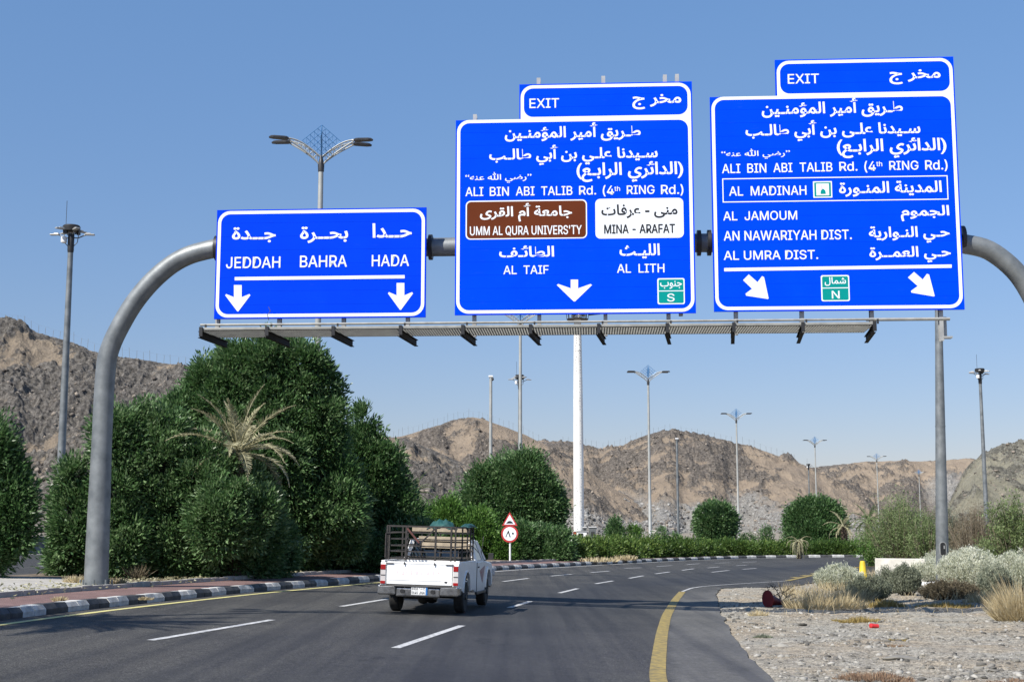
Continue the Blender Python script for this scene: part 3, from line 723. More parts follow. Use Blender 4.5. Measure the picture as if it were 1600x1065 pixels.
# post fences on the ridges
def ridge_fence(H, px0, px1, n, h, label):
    V, px = H[1], H[2]
    t = thing('ridge_fence', label, 'fence')
    pm = MB(); pm.box((0, 0, h / 2), (.055 * h / 2.2, .055 * h / 2.2, h)); me = pm.mesh('fence_post', 'galv')
    prev = None; wires = MB()
    for q in np.linspace(px0, px1, n):
        q += R.uniform(-1, 1)
        x, y, z = (np.interp(q, px, V[:, k]) for k in range(3))
        o = link('fence_post', me, t, (x, y, z - .25)); o.scale = (1, 1, R.uniform(.75, 1.15)); o.rotation_euler = (R.uniform(-.06, .06), R.uniform(-.08, .08), 0)
        if prev is not None:
            wires.beam(prev, (x, y, z + h * .75), .012, .012)
        prev = (x, y, z + h * .75)
    wires.build('fence_wire', 'galv', t)
ridge_fence(HL, -80, 330, 38, 2.0, 'thin wire fence along the crest of the big left hill')
ridge_fence(HC, 590, 850, 34, 2.6, 'thin wire fence over the pointed middle hill')
ridge_fence(HD, 880, 1240, 42, 2.8, 'thin wire fence over the broad rounded hill right of the white mast')

# ------------------------------------------------------------------ the sign gantry
TH = math.radians(3.23); GD = 30.0
GU = Vector((math.cos(TH), -math.sin(TH), 0)); GN = Vector((math.sin(TH), math.cos(TH), 0)); GO = Vector((0, GD, 0))
GROT = Matrix.Rotation(-TH, 3, 'Z')
def SP(px, py, off=0.0):
    d = Vector(ray(px, py)); t = (GO + GN * off).dot(GN) / d.dot(GN); p = d * t - GO
    return p.dot(GU), p.z + EYE
def gp(u, v, off=0.0):
    p = GO + GU * u + GN * off; return Vector((p.x, p.y, v))
gant = thing('sign_gantry', 'grey tubular steel gantry arching over the road and carrying three blue signs', 'gantry', (GO.x, GO.y, 0), -TH)
# children in gantry axes: x along, y away from the camera, z up
def gl(px, py, off): u, v = SP(px, py, off); return (u, off, v)
BO = 0.62
lp = [(158.7, 699), (164.7, 583), (172.7, 542), (193, 500), (214, 467), (240, 437), (270, 412), (300, 397), (338, 387.5)]
lpts = [gl(a, b, BO) for a, b in lp]
pu, _ = SP(150.5, 900, BO); base_g = GO + GU * pu + GN * BO
zb = float(gz(base_g.x, base_g.y)) + .16
def spline(pts, n=6):
    out = []; P_ = [pts[0]] + list(pts) + [pts[-1]]
    for i in range(1, len(P_) - 2):
        p0, p1, p2, p3 = (np.array(P_[i + k]) for k in (-1, 0, 1, 2))
        for q in range(n):
            t_ = q / n
            out.append(.5 * ((2 * p1) + (-p0 + p2) * t_ + (2 * p0 - 5 * p1 + 4 * p2 - p3) * t_ ** 2 + (-p0 + 3 * p1 - 3 * p2 + p3) * t_ ** 3))
    out.append(np.array(pts[-1])); return [tuple(p) for p in out]
k = MB(); top = lpts[0]
k.tube([(pu, BO, zb), (pu + (top[0] - pu) * .5, BO, (zb + top[2]) / 2), top], [.265, .25, .225], 28)
k.build('post', 'galv', gant, 40)
k = MB(); k.lathe([(.40, 0), (.40, .05), (.275, .05), (.275, .09)], (pu, BO, zb - .02), 24)
for q in range(8):
    a = q * math.pi / 4 + .2; k.tube([(pu + .34 * math.cos(a), BO + .34 * math.sin(a), zb), (pu + .34 * math.cos(a), BO + .34 * math.sin(a), zb + .14)], .02, 6)
k.build('base_plate', 'galv', gant, 40)
k = MB(); sp_ = spline(lpts, 5); k.tube(sp_, [.225 - .012 * min(1, i / 12) for i in range(len(sp_))], 28); k.build('bend', 'galv', gant, 40)
rpts = [gl(a, b, BO) for a, b in [(1506, 381), (1545, 391), (1585, 422), (1612, 462), (1632, 510), (1645, 560), (1652, 640)]]
k = MB(); sp_ = spline(rpts, 5); k.tube(sp_, .215, 28); k.build('bend', 'galv', gant, 40)
ru = rpts[-1][0]; rb_g = GO + GU * ru + GN * BO
k = MB(); k.tube([rpts[-1], (ru + .06, BO, float(gz(rb_g.x, rb_g.y)) + .1)], [.225, .265], 28); k.build('post', 'galv', gant, 40)
k = MB(); k.tube([lpts[-1], gl(690, 386, BO), gl(1100, 379.5, BO), rpts[0]], .21, 28); k.build('beam', 'galv', gant, 40)
# bolted flange collars of the beam
for px in (340, 673, 1092, 1108, 1503):
    k = MB(); u, v = SP(px, 386 - (px - 690) * .0158 if px > 400 else 388, BO); k.lathe([(.29, -.04), (.29, .04)], (u, BO, v), 20, 'x'); k.build('flange', 'black_steel', gant, 30)
# vertical steel sections behind the panels, down to the walkway
cz = 5.80; SKEW = math.radians(5.5)
hang = [(340, 336), (436.5, 334), (537, 331), (637, 329), (741, 179), (842.5, 122), (946, 119), (1044.6, 117), (1064, 116), (1150, 160), (1253, 120), (1362, 118), (1470, 110)]
for px, ty in hang:
    k = MB(); u, _ = SP(px, 486, .12); vt = SP(px, ty, .12)[1]; bot = cz + .12 if px < 1400 and px != 1064 else (6.35 if px == 1064 else 5.75)
    k.box((u, .11, (vt + bot) / 2), (.085, .012, vt - bot)); k.box((u, .165, (vt + bot) / 2), (.012, .10, vt - bot)); k.box((u, .221, (vt + bot) / 2), (.085, .012, vt - bot))
    k.build('hanger', 'galv_light', gant)
    if abs(SP(px, 386, BO)[0]) < 12:
        k = MB(); vv = 8.22 - 0.0 * u; u2, vv = SP(px, 384, BO); k.lathe([(.235, -.05), (.235, .05)], (u, BO, vv), 16, 'x'); k.box((u, .34, vv), (.10, .25, .18)); k.build('clamp', 'galv', gant, 30)
# cantilevered floor beams of the walkway
near_px = [313, 416, 519.5, 624.5, 721.8, 827.5, 934, 1041, 1145, 1253, 1365]
cu = [SP(px, 509, -1.45)[0] for px in near_px]
for u in cu:
    uc = u + math.tan(SKEW) * .80; k = MB(); k.box((uc, -.66, cz - .075), (.08, 1.62, .012), rz=-SKEW); k.box((uc, -.66, cz + .055), (.08, 1.62, .012), rz=-SKEW); k.box((uc, -.66, cz - .01), (.014, 1.6, .12), rz=-SKEW); k.build('floor_beam', 'beam_black', gant)
    k = MB(); k.box((u + .02, -1.47, cz + .05), (.07, .04, .20)); k.box((u + .10, -1.40, cz + .16), (.035, .035, .10)); k.build('bolt', 'black_steel', gant)
x0, x1 = cu[0] - .02, cu[-1] + .03
k = MB(); k.box(((x0 + x1) / 2, -1.42, cz + .115), (x1 - x0, .05, .055)); k.build('edge_channel', 'rail_steel', gant, bevel=.006)
k = MB(); k.box(((x0 + x1) / 2, -.30, cz + .125), (x1 - x0, .05, .08)); k.build('edge_channel', 'rail_steel', gant, bevel=.006)
k = MB(); k.tube([(x0, -1.38, cz + .205), (x1, -1.38, cz + .205)], .026, 8); k.build('hand_rail', 'rail_steel', gant, 40)
k = MB(); k.tube([(x1 - .1, -1.05, cz + .25), (SP(1484, 497, -1.05)[0], -1.05, cz + .25)], .035, 8); k.build('hand_rail', 'rail_steel', gant, 40)
k = MB(); nb = int((x1 - x0) / .055)
for i in range(nb): k.box((x0 + (i + .5) * (x1 - x0) / nb, -.86, cz + .10), (.016, 1.06, .03))
for q in range(9): k.box(((x0 + x1) / 2, -1.36 + q * .125, cz + .10), (x1 - x0, .014, .034))
o = k.build('walkway_grating', 'rail_steel', gant); o['kind'] = 'stuff'
k = MB(); u, v = SP(1473, 515, .4); k.box((u, .30, v + .05), (.10, .12, .42)); k.box((u + .03, .2, v - .2), (.2, .2, .04)); k.build('end_bracket', 'galv_light', gant)
k = MB(); u, v = SP(420, 500, -.2); k.tube([(u, -.2, v), (u - .03, -.22, v + .12), (u + .03, -.2, v + .2), (u - .02, -.18, v + .3)], .008, 5); k.build('loose_wire', 'black_steel', gant)

# ------------------------------------------------------------------ lettering
AR = {'ا': ('FE8D', 'FE8E'), 'أ': ('FE83', 'FE84'), 'د': ('FEA9', 'FEAA'), 'ر': ('FEAD', 'FEAE'), 'و': ('FEED', 'FEEE'), 'ؤ': ('FE85', 'FE86'), 'ة': ('FE93', 'FE94'), 'ى': ('FEEF', 'FEF0'),
      'ب': 0xFE8F, 'ت': 0xFE95, 'ث': 0xFE99, 'ج': 0xFE9D, 'ح': 0xFEA1, 'خ': 0xFEA5, 'س': 0xFEB1, 'ش': 0xFEB5, 'ض': 0xFEBD, 'ط': 0xFEC1, 'ع': 0xFEC9, 'ف': 0xFED1, 'ق': 0xFED5,
      'ل': 0xFEDD, 'م': 0xFEE1, 'ن': 0xFEE5, 'ه': 0xFEE9, 'ي': 0xFEF1, 'ئ': 0xFE89}
def shape_arabic(s):
    s = s.replace('الله', '\ufdf2') if 'الله' in s else s
    out = []
    jn = lambda c: c in AR and not isinstance(AR[c], tuple) or c == 'ـ'      # joins to the next letter
    jp = lambda c: c in AR or c == 'ـ'                                        # joins to the one before
    for i, c in enumerate(s):
        if c in AR:
            pre = i > 0 and jn(s[i - 1]); nxt = i + 1 < len(s) and jp(s[i + 1])
            a = AR[c]
            if isinstance(a, tuple): out.append(chr(int(a[1] if pre else a[0], 16)))
            else:
                nxt = nxt and jn(c)
                out.append(chr(a + (3 if pre and nxt else 2 if nxt else 1 if pre else 0)))
        elif c == '(': out.append(')')
        elif c == ')': out.append('(')
        else: out.append(c)
    return ''.join(reversed(out))
FONT = None
try:      # the plain grotesque that ships with Blender itself; without it the built-in face is used
    import os
    fp = os.path.join(bpy.utils.system_resource('DATAFILES'), 'fonts', 'Inter.woff2')
    if os.path.exists(fp): FONT = bpy.data.fonts.load(fp)
except Exception: FONT = None
def text_geo(s, bold=0.02, space=1.0, latin=True):
    cu_ = bpy.data.curves.new('tmp', 'FONT'); cu_.body = s; cu_.resolution_u = 3; cu_.offset = bold; cu_.space_character = space; cu_.size = 1.0
    if FONT and latin: cu_.font = FONT
    o = bpy.data.objects.new('tmp', cu_); COL.objects.link(o)
    dg = bpy.context.evaluated_depsgraph_get(); dg.update()
    me = bpy.data.meshes.new_from_object(o.evaluated_get(dg))
    v = np.array([q.co[:] for q in me.vertices]); f = [tuple(p.vertices) for p in me.polygons]
    bpy.data.objects.remove(o); bpy.data.curves.remove(cu_); bpy.data.meshes.remove(me)
    return v, f
class Face:
    """flat print on one sign; everything given in photograph pixels and turned into metres on the panel"""
    def __init__(s, root, off): s.root = root; s.off = off
    def uv(s, px, py): return SP(px, py, s.off)
    def poly(s, name, pts, m, lift=0.0, loc=False):
        k = MB(); uv = pts if loc else [s.uv(*p) for p in pts]
        y = s.off - lift
        k.add([(u, y, v) for u, v in uv], [tuple(range(len(uv)))])
        o = k.build(name, m, s.root); return o
    def text(s, string, x0, y0, x1, y1, m='sign_white', arabic=False, bold=None, lift=0.006, name='lettering'):
        """fills the ink box (x0,y0)-(x1,y1) in pixels"""
        st = shape_arabic(string) if arabic else string
        v, f = text_geo(st, (0.022 if arabic else 0.0) if bold is None else (bold if arabic else 0.0), latin=not arabic)
        yc = (y0 + y1) / 2; xc = (x0 + x1) / 2
        u0, _ = s.uv(x0, yc); u1, _ = s.uv(x1, yc); _, vb = s.uv(xc, y1); _, vt = s.uv(xc, y0)
        mn = v.min(0); mx = v.max(0)
        x = u0 + (v[:, 0] - mn[0]) / (mx[0] - mn[0]) * (u1 - u0); z = vb + (v[:, 1] - mn[1]) / (mx[1] - mn[1]) * (vt - vb)
        k = MB(); sw = 0.0 if arabic else .032 * (1.9 if m == 'sign_black' else 1) * (z.max() - z.min()) / (1.3 if '(' in string else 1.0)
        for q, (ox, oz) in enumerate(((0, 0),) if arabic else ((-.5, 0), (.5, 0), (0, .4), (0, -.4))):
            k.add(np.stack([x + ox * sw, 0 * x + s.off - lift - .0006 * q, z + oz * sw], 1), f)
        return k.build(name, m, s.root)
def rrect(u0, v0, u1, v1, r, n=7, corners=(1, 1, 1, 1)):
    """counter-clockwise from bottom-left; corners (bl, br, tr, tl) rounded or square"""
    out = []
    for (cx, cy, a0, on) in ((u0, v0, math.pi, corners[0]), (u1, v0, 1.5 * math.pi, corners[1]), (u1, v1, 0, corners[2]), (u0, v1, .5 * math.pi, corners[3])):
        if not on: out.extend([(cx, cy)] * (n + 1)); continue
        ox = cx + (r if cx == u0 else -r); oy = cy + (r if cy == v0 else -r)
        for q in range(n + 1):
            a = a0 + q / n * math.pi / 2; out.append((ox + r * math.cos(a), oy + r * math.sin(a)))
    return out
def ring(fc, name, outer, inner, m, lift):
    k = MB(); n = len(outer); y = fc.off - lift
    k.add([(a, y, b) for a, b in outer] + [(a, y, b) for a, b in inner], [(i, (i + 1) % n, (i + 1) % n + n, i + n) for i in range(n)])
    return k.build(name, m, fc.root)
def panels(root, off, u0, v0, u1, v1, m, strip_h=0.30):
    n = max(1, round((v1 - v0) / strip_h)); h = (v1 - v0) / n
    for i in range(n):
        k = MB(); k.box(((u0 + u1) / 2, off + .03, v0 + (i + .5) * h), (u1 - u0, .06, h - .0025)); k.build('panel_strip', m, root)
def sign(name, label, rect, m, exit_rect=None):
    root = thing(name, label, 'road sign', (GO.x, GO.y, 0), -TH, 'blue direction signs on the gantry')
    u0, v0, u1, v1 = rect; off = 0.0
    panels(root, off, u0, v0, u1, v1, m)
    fc = Face(root, off); b_ = .030; th_ = .072; r = .27
    if exit_rect is None:
        ring(fc, 'border', rrect(u0 + b_, v0 + b_, u1 - b_, v1 - b_, r), rrect(u0 + b_ + th_, v0 + b_ + th_, u1 - b_ - th_, v1 - b_ - th_, r - th_ * .9), 'sign_white', .004)
        # the painted edge and back rails
        k = MB(); k.box(((u0 + u1) / 2, .075, v0 + .25), (u1 - u0 - .1, .03, .06)); k.box(((u0 + u1) / 2, .075, v1 - .25), (u1 - u0 - .1, .03, .06)); k.build('back_rail', 'alu', root)
    else:
        ue, ve = exit_rect                                  # left edge of exit tab, its top
        panels(root, off, ue, v1 + .0025, u1, ve, m)
        k = MB(); k.box(((u0 + u1) / 2, .075, v0 + .3), (u1 - u0 - .1, .03, .06)); k.box(((u0 + u1) / 2, .075, v1 - .3), (u1 - u0 - .1, .03, .06)); k.build('back_rail', 'alu', root)
        tb = v1 - b_ - th_ * .35                            # top of the main inner border band
        # main panel ring
        ring(fc, 'border', rrect(u0 + b_, v0 + b_, u1 - b_, v1 - b_ + .03, r, corners=(1, 1, 0, 1)), rrect(u0 + b_ + th_, v0 + b_ + th_, u1 - b_ - th_, v1 - b_ - th_ + .03, r - th_ * .9), 'sign_white', .004)
        ring(fc, 'exit_border', rrect(ue + b_, v1 - b_ - .01, u1 - b_, ve - b_, r, corners=(0, 0, 1, 1)), rrect(ue + b_ + th_, v1 + .045, u1 - b_ - th_, ve - b_ - th_, r * .75), 'sign_white', .0055)
    return root, fc
q1 = (*SP(334, 497.6), *SP(666.3, 323)); q2 = None
def rect_of(tl, tr, br, bl):
    a, b, c, d = (SP(*p) for p in (tl, tr, br, bl)); return ((a[0] + d[0]) / 2, (c[1] + d[1]) / 2, (b[0] + c[0]) / 2, (a[1] + b[1]) / 2)
r1_ = rect_of((339.5, 329), (666.3, 323), (664.8, 496), (334, 497.6))
r2_ = rect_of((711.5, 187.7), (1082, 182.5), (1087.5, 488.5), (711.3, 492.5))
r3_ = rect_of((1109, 151.5), (1492, 145.7), (1507.5, 482.5), (1116, 487.5))
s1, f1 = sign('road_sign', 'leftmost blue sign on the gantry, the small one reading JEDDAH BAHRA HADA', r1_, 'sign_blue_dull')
s2, f2 = sign('road_sign', 'middle blue sign with a brown UMM AL QURA UNIVERSITY box and white MINA-ARAFAT box', r2_, 'sign_blue', (SP(811.5, 150)[0], (SP(811, 133)[1] + SP(1080.5, 126.4)[1]) / 2))
s3, f3 = sign('road_sign', 'rightmost blue sign listing AL MADINAH and AL JAMOUM with two slanted arrows', r3_, 'sign_blue', (SP(1211.5, 120)[0], (SP(1211, 95)[1] + SP(1490, 87.3)[1]) / 2))

# sign 1
A = lambda f, *a, **k_: f.text(*a, arabic=True, **k_)
A(f1, 'حــدا', 582, 348.7, 643.5, 371.3); A(f1, 'بحــرة', 469, 354, 544, 379.6); A(f1, 'جــدة', 362.7, 355, 431, 379)
f1.text('JEDDAH', 353.7, 401.4, 438, 418.8); f1.text('BAHRA', 469, 399.3, 542, 417); f1.text('HADA', 581.2, 398.3, 639, 415.7)
def bar(f, x0, y0, x1, y1, th, name='rule'):
    f.poly(name, [(x0, y0 + th / 2), (x1, y1 + th / 2), (x1, y1 - th / 2), (x0, y0 - th / 2)], 'sign_white', .006)
bar(f1, 366.8, 435.4, 632.3, 432.3, 5.2)
def arrow(f, x0, y0, x1, y1, sw=.31, barb=.66, notch=.54):
    # pointing down in its pixel box
    s_ = (1 - sw) / 2
    q = [(s_, 1), (s_, notch + .0), (.04, barb), (0, barb - .05), (.48, 0), (.52, 0), (1, barb - .05), (.96, barb), (1 - s_, notch), (1 - s_, 1)]
    f.poly('arrow', [(x0 + a * (x1 - x0), y1 + b * (y0 - y1)) for a, b in q], 'sign_white', .006)
arrow(f1, 352, 445.3, 391.3, 486.4); arrow(f1, 606.2, 442, 645.4, 484)
# sign 2
def wordline(f, words, xs, yb, cap, x_ref, m='sign_white', slope=0.0):
    for w_, (a, b_) in zip(words, xs):
        y = yb + slope * ((a + b_) / 2 - x_ref); up = cap; dn = 0.0
        if '(' in w_ or ')' in w_: up = cap * 1.06; dn = cap * .22
        f.text(w_, a, y - up, b_, y + dn, m)
z2 = lambda a: 700 + a / 4
f2.text('EXIT', 827.5, 154.3, 873.3, 168.8); A(f2, 'مخر ج', 988, 147.5, 1064.5, 170.8)
A(f2, 'طـريق أمير المؤمنـين', 788.8, 192, 1001, 221); A(f2, 'سـيدنا علـي بن أبي طالـب', 764.5, 226, 1027.5, 257.5)
A(f2, '(الدائري الرابـع)', 900.8, 252.5, 1067.5, 284.3); A(f2, '”رضي الله عنه“', 727, 269, 830.5, 286, bold=.012)
wordline(f2, ['ALI', 'BIN', 'ABI', 'TALIB', 'Rd.', '(4', 'RING', 'Rd.)'], [(z2(a), z2(b_)) for a, b_ in ((110, 220), (262, 380), (425, 540), (583, 777), (820, 925), (968, 1037), (1118, 1290), (1332, 1470))], 304.6, 13.6, 897, slope=-.0118)
f2.text('th', z2(1040), 291.3, z2(1075), 298.5, bold=.012)
def box(f, x0, y0, x1, y1, dy, m, border=None, r=.11, lift=.006):
    u0, vb = f.uv(x0, y1 - dy * .0); u1, vt = f.uv(x1, y0)
    uu0, vt2 = f.uv(x0, y0 + 0); u1b, vb2 = f.uv(x1, y1)
    vb_ = (f.uv(x0, y1)[1] + f.uv(x1, y1 - dy)[1]) / 2; vt_ = (f.uv(x0, y0 + dy)[1] + f.uv(x1, y0)[1]) / 2
    if border:
        f.poly('plate_border', rrect(u0, vb_, u1, vt_, r), border, lift, True); e = .027
        return f.poly('plate', rrect(u0 + e, vb_ + e, u1 - e, vt_ - e, r * .8), m, lift + .003, True)
    return f.poly('plate', rrect(u0, vb_, u1, vt_, r), m, lift, True)
box(f2, 727.5, 311.8, 917, 374.5, 2, 'sign_brown', 'sign_white'); box(f2, 930.5, 309.2, 1067.5, 373, 1.6, 'sign_white')
A(f2, 'جامعة أم القرى', 750, 317.5, 893.8, 346.3, lift=.012); f2.text("UMM AL QURA UNIVERS'TY", 734.5, 353, 908.8, 368, lift=.012)
A(f2, 'منى - عرفات', 939.5, 319, 1058.5, 341, m='sign_black', lift=.010); [f2.text('MINA - ARAFAT', 944.3 + q, 350.8, 1054.3 + q, 364.3, m='sign_black', lift=.010 + .003 * abs(q)) for q in (-.0,)]
A(f2, 'الطائـف', 780, 383.8, 865.8, 401.8); f2.text('AL  TAIF', 786.8, 415, 857, 428); A(f2, 'الليـث', 968, 380.8, 1030.8, 403.8); f2.text('AL  LITH', 964.3, 412.5, 1038, 425.8)
arrow(f2, 870, 436.8, 925, 470.8, .21, .80, .60)
box(f2, 1027.5, 434.3, 1069.5, 475.5, .5, 'sign_teal', 'sign_white', .04)
bar(f2, 1028.5, 454.8, 1068.5, 454.3, 1.3, 'plate_rule'); bpy.data.objects['plate_rule'].location.y = -.006
A(f2, 'جنوب', 1031.5, 439, 1065.5, 451.3, lift=.012, bold=.012); f2.text('S', 1042.5, 458.8, 1053.8, 471, lift=.012)
# sign 3
z4 = lambda a: 1100 + a / 3.8095
f3.text('EXIT', 1231, 116, 1279.3, 130.7); A(f3, 'مخر ج', 1389.5, 109, 1469.6, 131.7)
A(f3, 'طـريق أمير المؤمنـين', 1190, 153.5, 1410.5, 183.7); A(f3, 'سـيدنا علـى بن أبي طالـب', 1164.8, 187.6, 1438, 220)
A(f3, '(الدائري الرابـع)', 1307.4, 215.7, 1478.8, 247); A(f3, '”رضي الله عنه“', 1127, 232.5, 1234.4, 248.5, bold=.012)
wordline(f3, ['ALI', 'BIN', 'ABI', 'TALIB', 'Rd.', '(4', 'RING', 'Rd.)'], [(z4(a), z4(b_)) for a, b_ in ((108, 215), (258, 370), (413, 525), (570, 763), (806, 912), (955, 1021), (1103, 1275), (1317, 1448))], 267.6, 14, 1304, slope=-.0185)
f3.text('th', z4(1025), 252.5, z4(1060), 260, bold=.012)
u0, va = f3.uv(1128.4, 280.5); u1, vb_ = f3.uv(1480.3, 272.6); _, vc = f3.uv(1129.4, 318.6); _, vd = f3.uv(1482, 310)
vt_, vbb = (va + vb_) / 2, (vc + vd) / 2; e = .022
ring(f3, 'frame', [(u0, vbb), (u1, vbb), (u1, vt_), (u0, vt_)], [(u0 + e, vbb + e), (u1 - e, vbb + e), (u1 - e, vt_ - e), (u0 + e, vt_ - e)], 'sign_white', .006)
f3.text('AL  MADINAH', 1139.4, 291, 1259.8, 305.2); A(f3, 'المدينة المنـورة', 1311, 282.9, 1471.4, 306.8)
box(f3, 1270.8, 283, 1299.7, 309.4, .6, 'sign_teal', 'sign_white', .012)
u0, vt_ = f3.uv(1275, 287.2); u1, vbb = f3.uv(1295.5, 305.4); f3.poly('plate', [(u0, vbb), (u1, vbb), (u1, vt_), (u0, vt_)], 'sign_white', .012, True)
cx, cy = f3.uv(1286, 303.2); f3.poly('dome_emblem', [(cx - .055, cy), (cx + .055, cy), (cx + .055, cy + .04), (cx + .045, cy + .08), (cx + .02, cy + .10), (cx, cy + .12), (cx - .02, cy + .10), (cx - .045, cy + .08), (cx - .055, cy + .04)], 'sign_teal', .015, True)
f3.poly('minaret_emblem', [(cx - .035, cy + .10), (cx - .02, cy + .10), (cx - .022, cy + .19), (cx - .028, cy + .22), (cx - .033, cy + .19)], 'sign_pink', .015, True)
A(f3, 'الجموم', 1407.5, 321, 1483.2, 345.4); f3.text('AL  JAMOUM', 1130.2, 330, 1245.3, 344)
A(f3, 'حـي النـوارية', 1357.6, 353.3, 1483.7, 379.6); f3.text('AN NAWARIYAH DIST.', 1131, 360, 1330.5, 375)
A(f3, 'حـي العمــرة', 1358.4, 384.8, 1485.6, 410.3); f3.text('AL UMRA DIST.', 1131, 391.4, 1278, 405.5)
bar(f3, 1131.5, 421.3, 1486.9, 415.8, 5.2)
def slant(f, pts): f.poly('arrow', [(1100 + a / 3.8048, 260 + b / 3.8048) for a, b in pts], 'sign_white', .006)
slant(f3, [(232, 676), (266, 642), (318, 688), (345, 652), (357, 658), (384, 784), (380, 788), (250, 768), (247, 756), (285, 727)])
slant(f3, [(1212, 660), (1248, 627), (1300, 672), (1325, 638), (1338, 643), (1371, 769), (1367, 773), (1233, 750), (1230, 740), (1270, 711)])
box(f3, 1283.5, 429.5, 1326.6, 470.8, .6, 'sign_teal', 'sign_white', .04)
bar(f3, 1284.5, 450.2, 1325.6, 449.6, 1.3, 'plate_rule'); bpy.data.objects['plate_rule.001'].location.y = -.006
A(f3, 'شمال', 1288.4, 433, 1321.6, 446.5, lift=.012, bold=.012); f3.text('N', 1299.7, 454.5, 1311.6, 466.3, lift=.012)

# ------------------------------------------------------------------ lamp posts
def lamp_ornate(name, label, group):
    """tall pole, two pairs of swept truss arms with flat heads, open wire lozenge on top; ground at z=0, heads near 13 m"""
    t = thing(name, label, 'street lamp', (0, 0, 0), 0, group)
    Hh = 12.35
    k = MB(); k.lathe([(.26, 0), (.26, .02), (.15, .03), (.15, 1.2), (.125, 1.25), (.095, 6), (.075, Hh)], n=14); k.build('pole', 'pole_pale', t, 40)
    k = MB(); k.lathe([(.09, Hh - .25), (.10, Hh - .05), (.07, Hh + .1), (.02, Hh + .3)], n=10); k.build('collar', 'dark_metal', t, 40)
    for sx_ in (-1, 1):
        for sy in (-1, 1):
            ax = Vector((sx_ * math.cos(.20), sy * math.sin(.20), 0))
            f_ = lambda q, lo: Vector((0, 0, Hh)) + ax * (q * 1.05) + Vector((0, 0, (.68 * (1 - (1 - q) ** 2)) if not lo else (-.05 + .70 * q ** .9 * (1 - .0 * q))))
            up = [Vector((0, 0, Hh + .20)) + ax * (q * 1.0) + Vector((0, 0, .52 * math.sin(q * math.pi / 2) ** 1.0)) for q in np.linspace(0, 1, 9)]
            lo = [Vector((0, 0, Hh - .12)) + ax * (q * 1.0) + Vector((0, 0, .80 * q ** .72)) for q in np.linspace(0, 1, 9)]
            k = MB(); k.tube(up, .022, 6); k.tube(lo, .024, 6)
            for i in range(1, 8): k.tube([up[i], lo[i]], .009, 4); k.tube([up[i], lo[i + 1]], .009, 4)
            k.build('arm', 'pole_pale', t, 40)
            e0 = Vector((0, 0, Hh + .71)) + ax * .98
            k = MB(); k.tube([e0 - ax * .04, e0 + ax * .14 + Vector((0, 0, .01))], [.035, .035], 8)
            k.build('arm_joint', 'galv_light', t, 40)
            pr = MB(); m_ = Matrix.Rotation(math.atan2(ax.y, ax.x), 4, 'Z')
            body = [(-.28, -.09), (-.17, -.12), (.19, -.10), (.31, -.03), (.31, .03), (.19, .10), (-.17, .12), (-.28, .09)]
            vs = [(x, y, .055) for x, y in [(a * .8, b_ * .6) for a, b_ in body]] + [(x, y, .01) for x, y in body] + [(x * .97, y * .95, -.03) for x, y in body]
            vs = [m_ @ Vector(v) + e0 + ax * (.31 if sy < 0 else .27) for v in vs]; n = 8
            fs = [tuple(range(n))] + [(i, i + n, (i + 1) % n + n, (i + 1) % n) for i in range(n)] + [(i + n, i + 2 * n, (i + 1) % n + 2 * n, (i + 1) % n + n) for i in range(n)] + [tuple(range(3 * n - 1, 2 * n - 1, -1))]
            pr.add(vs, fs); pr.build('lamp_head', 'dark_metal', t)
    # the lozenge: open wire panels
    k = MB(); c = Vector((0, 0, Hh + .72)); hw, hu, hd = .58, .50, .58
    for a in (0, math.pi / 2):
        dx = Vector((math.cos(a), math.sin(a), 0))
        T_, B_, L_, R_ = c + Vector((0, 0, hu)), c - Vector((0, 0, hd)), c - dx * hw, c + dx * hw
        for p, q in ((T_, L_), (T_, R_), (B_, L_), (B_, R_)): k.tube([p, q], .010, 5)
        for s_ in (.22, .42, .62, .8):
            k.tube([T_.lerp(L_, s_), R_.lerp(B_, s_)], .010, 4); k.tube([T_.lerp(R_, s_), L_.lerp(B_, s_)], .010, 4)
            k.tube([L_.lerp(T_, s_), L_.lerp(B_, s_)], .005, 4); k.tube([R_.lerp(T_, s_), R_.lerp(B_, s_)], .005, 4)
    k.build('wire_lozenge', 'blue_wire', t)
    return t
def place_on(px, py, d):
    p = P(px, py, d); return (p[0], p[1], float(gz(p[0], p[1])) + .05)
grpA = 'ornate street lamps with wire lozenges'
lampA = lamp_ornate('street_lamp', 'biggest winged street lamp with wire lozenge, rising behind the leftmost blue sign', grpA)
def set_lamp(o, px, d, pole_top_y, h0=12.35, py=600, rz=0.0):
    x, y, z = place_on(px, py, d); ztop = P(px, pole_top_y, d)[2]
    o.location = (x, y, z); o.scale = (1, 1, 1); o.rotation_euler = (0, 0, rz)
    s_ = (ztop - z) / h0
    for ch in o.children:
        pass
    o.scale = (s_, s_, s_)
LS = [(497, 45.5, 256, 500, .10, None), (813, 79, 508, 520, -.1, 'winged street lamp with its wire lozenge half hidden by the middle blue sign'),
      (1014.5, 104, 596, 720, .05, 'winged street lamp on the hedge between the white mast and the small round tree'), (1152.5, 148, 657, 750, .0, 'slim winged street lamp just right of the small round tree'),
      (1274.5, 186, 696, 740, .1, 'distant winged street lamp above the square dark tree'), (1371, 232, 719.5, 750, -.2, 'far winged street lamp above the light green thicket'),
      (1437, 310, 742, 770, .0, 'faintest farthest winged street lamp against the quarry face, left of the big plain pole')]
for i, (px, d, ty, py, rz, lb) in enumerate(LS):
    o = lampA if i == 0 else copy_tree(lampA, (0, 0, 0), 0, lb)
    set_lamp(o, px, d, ty, py=py, rz=rz)
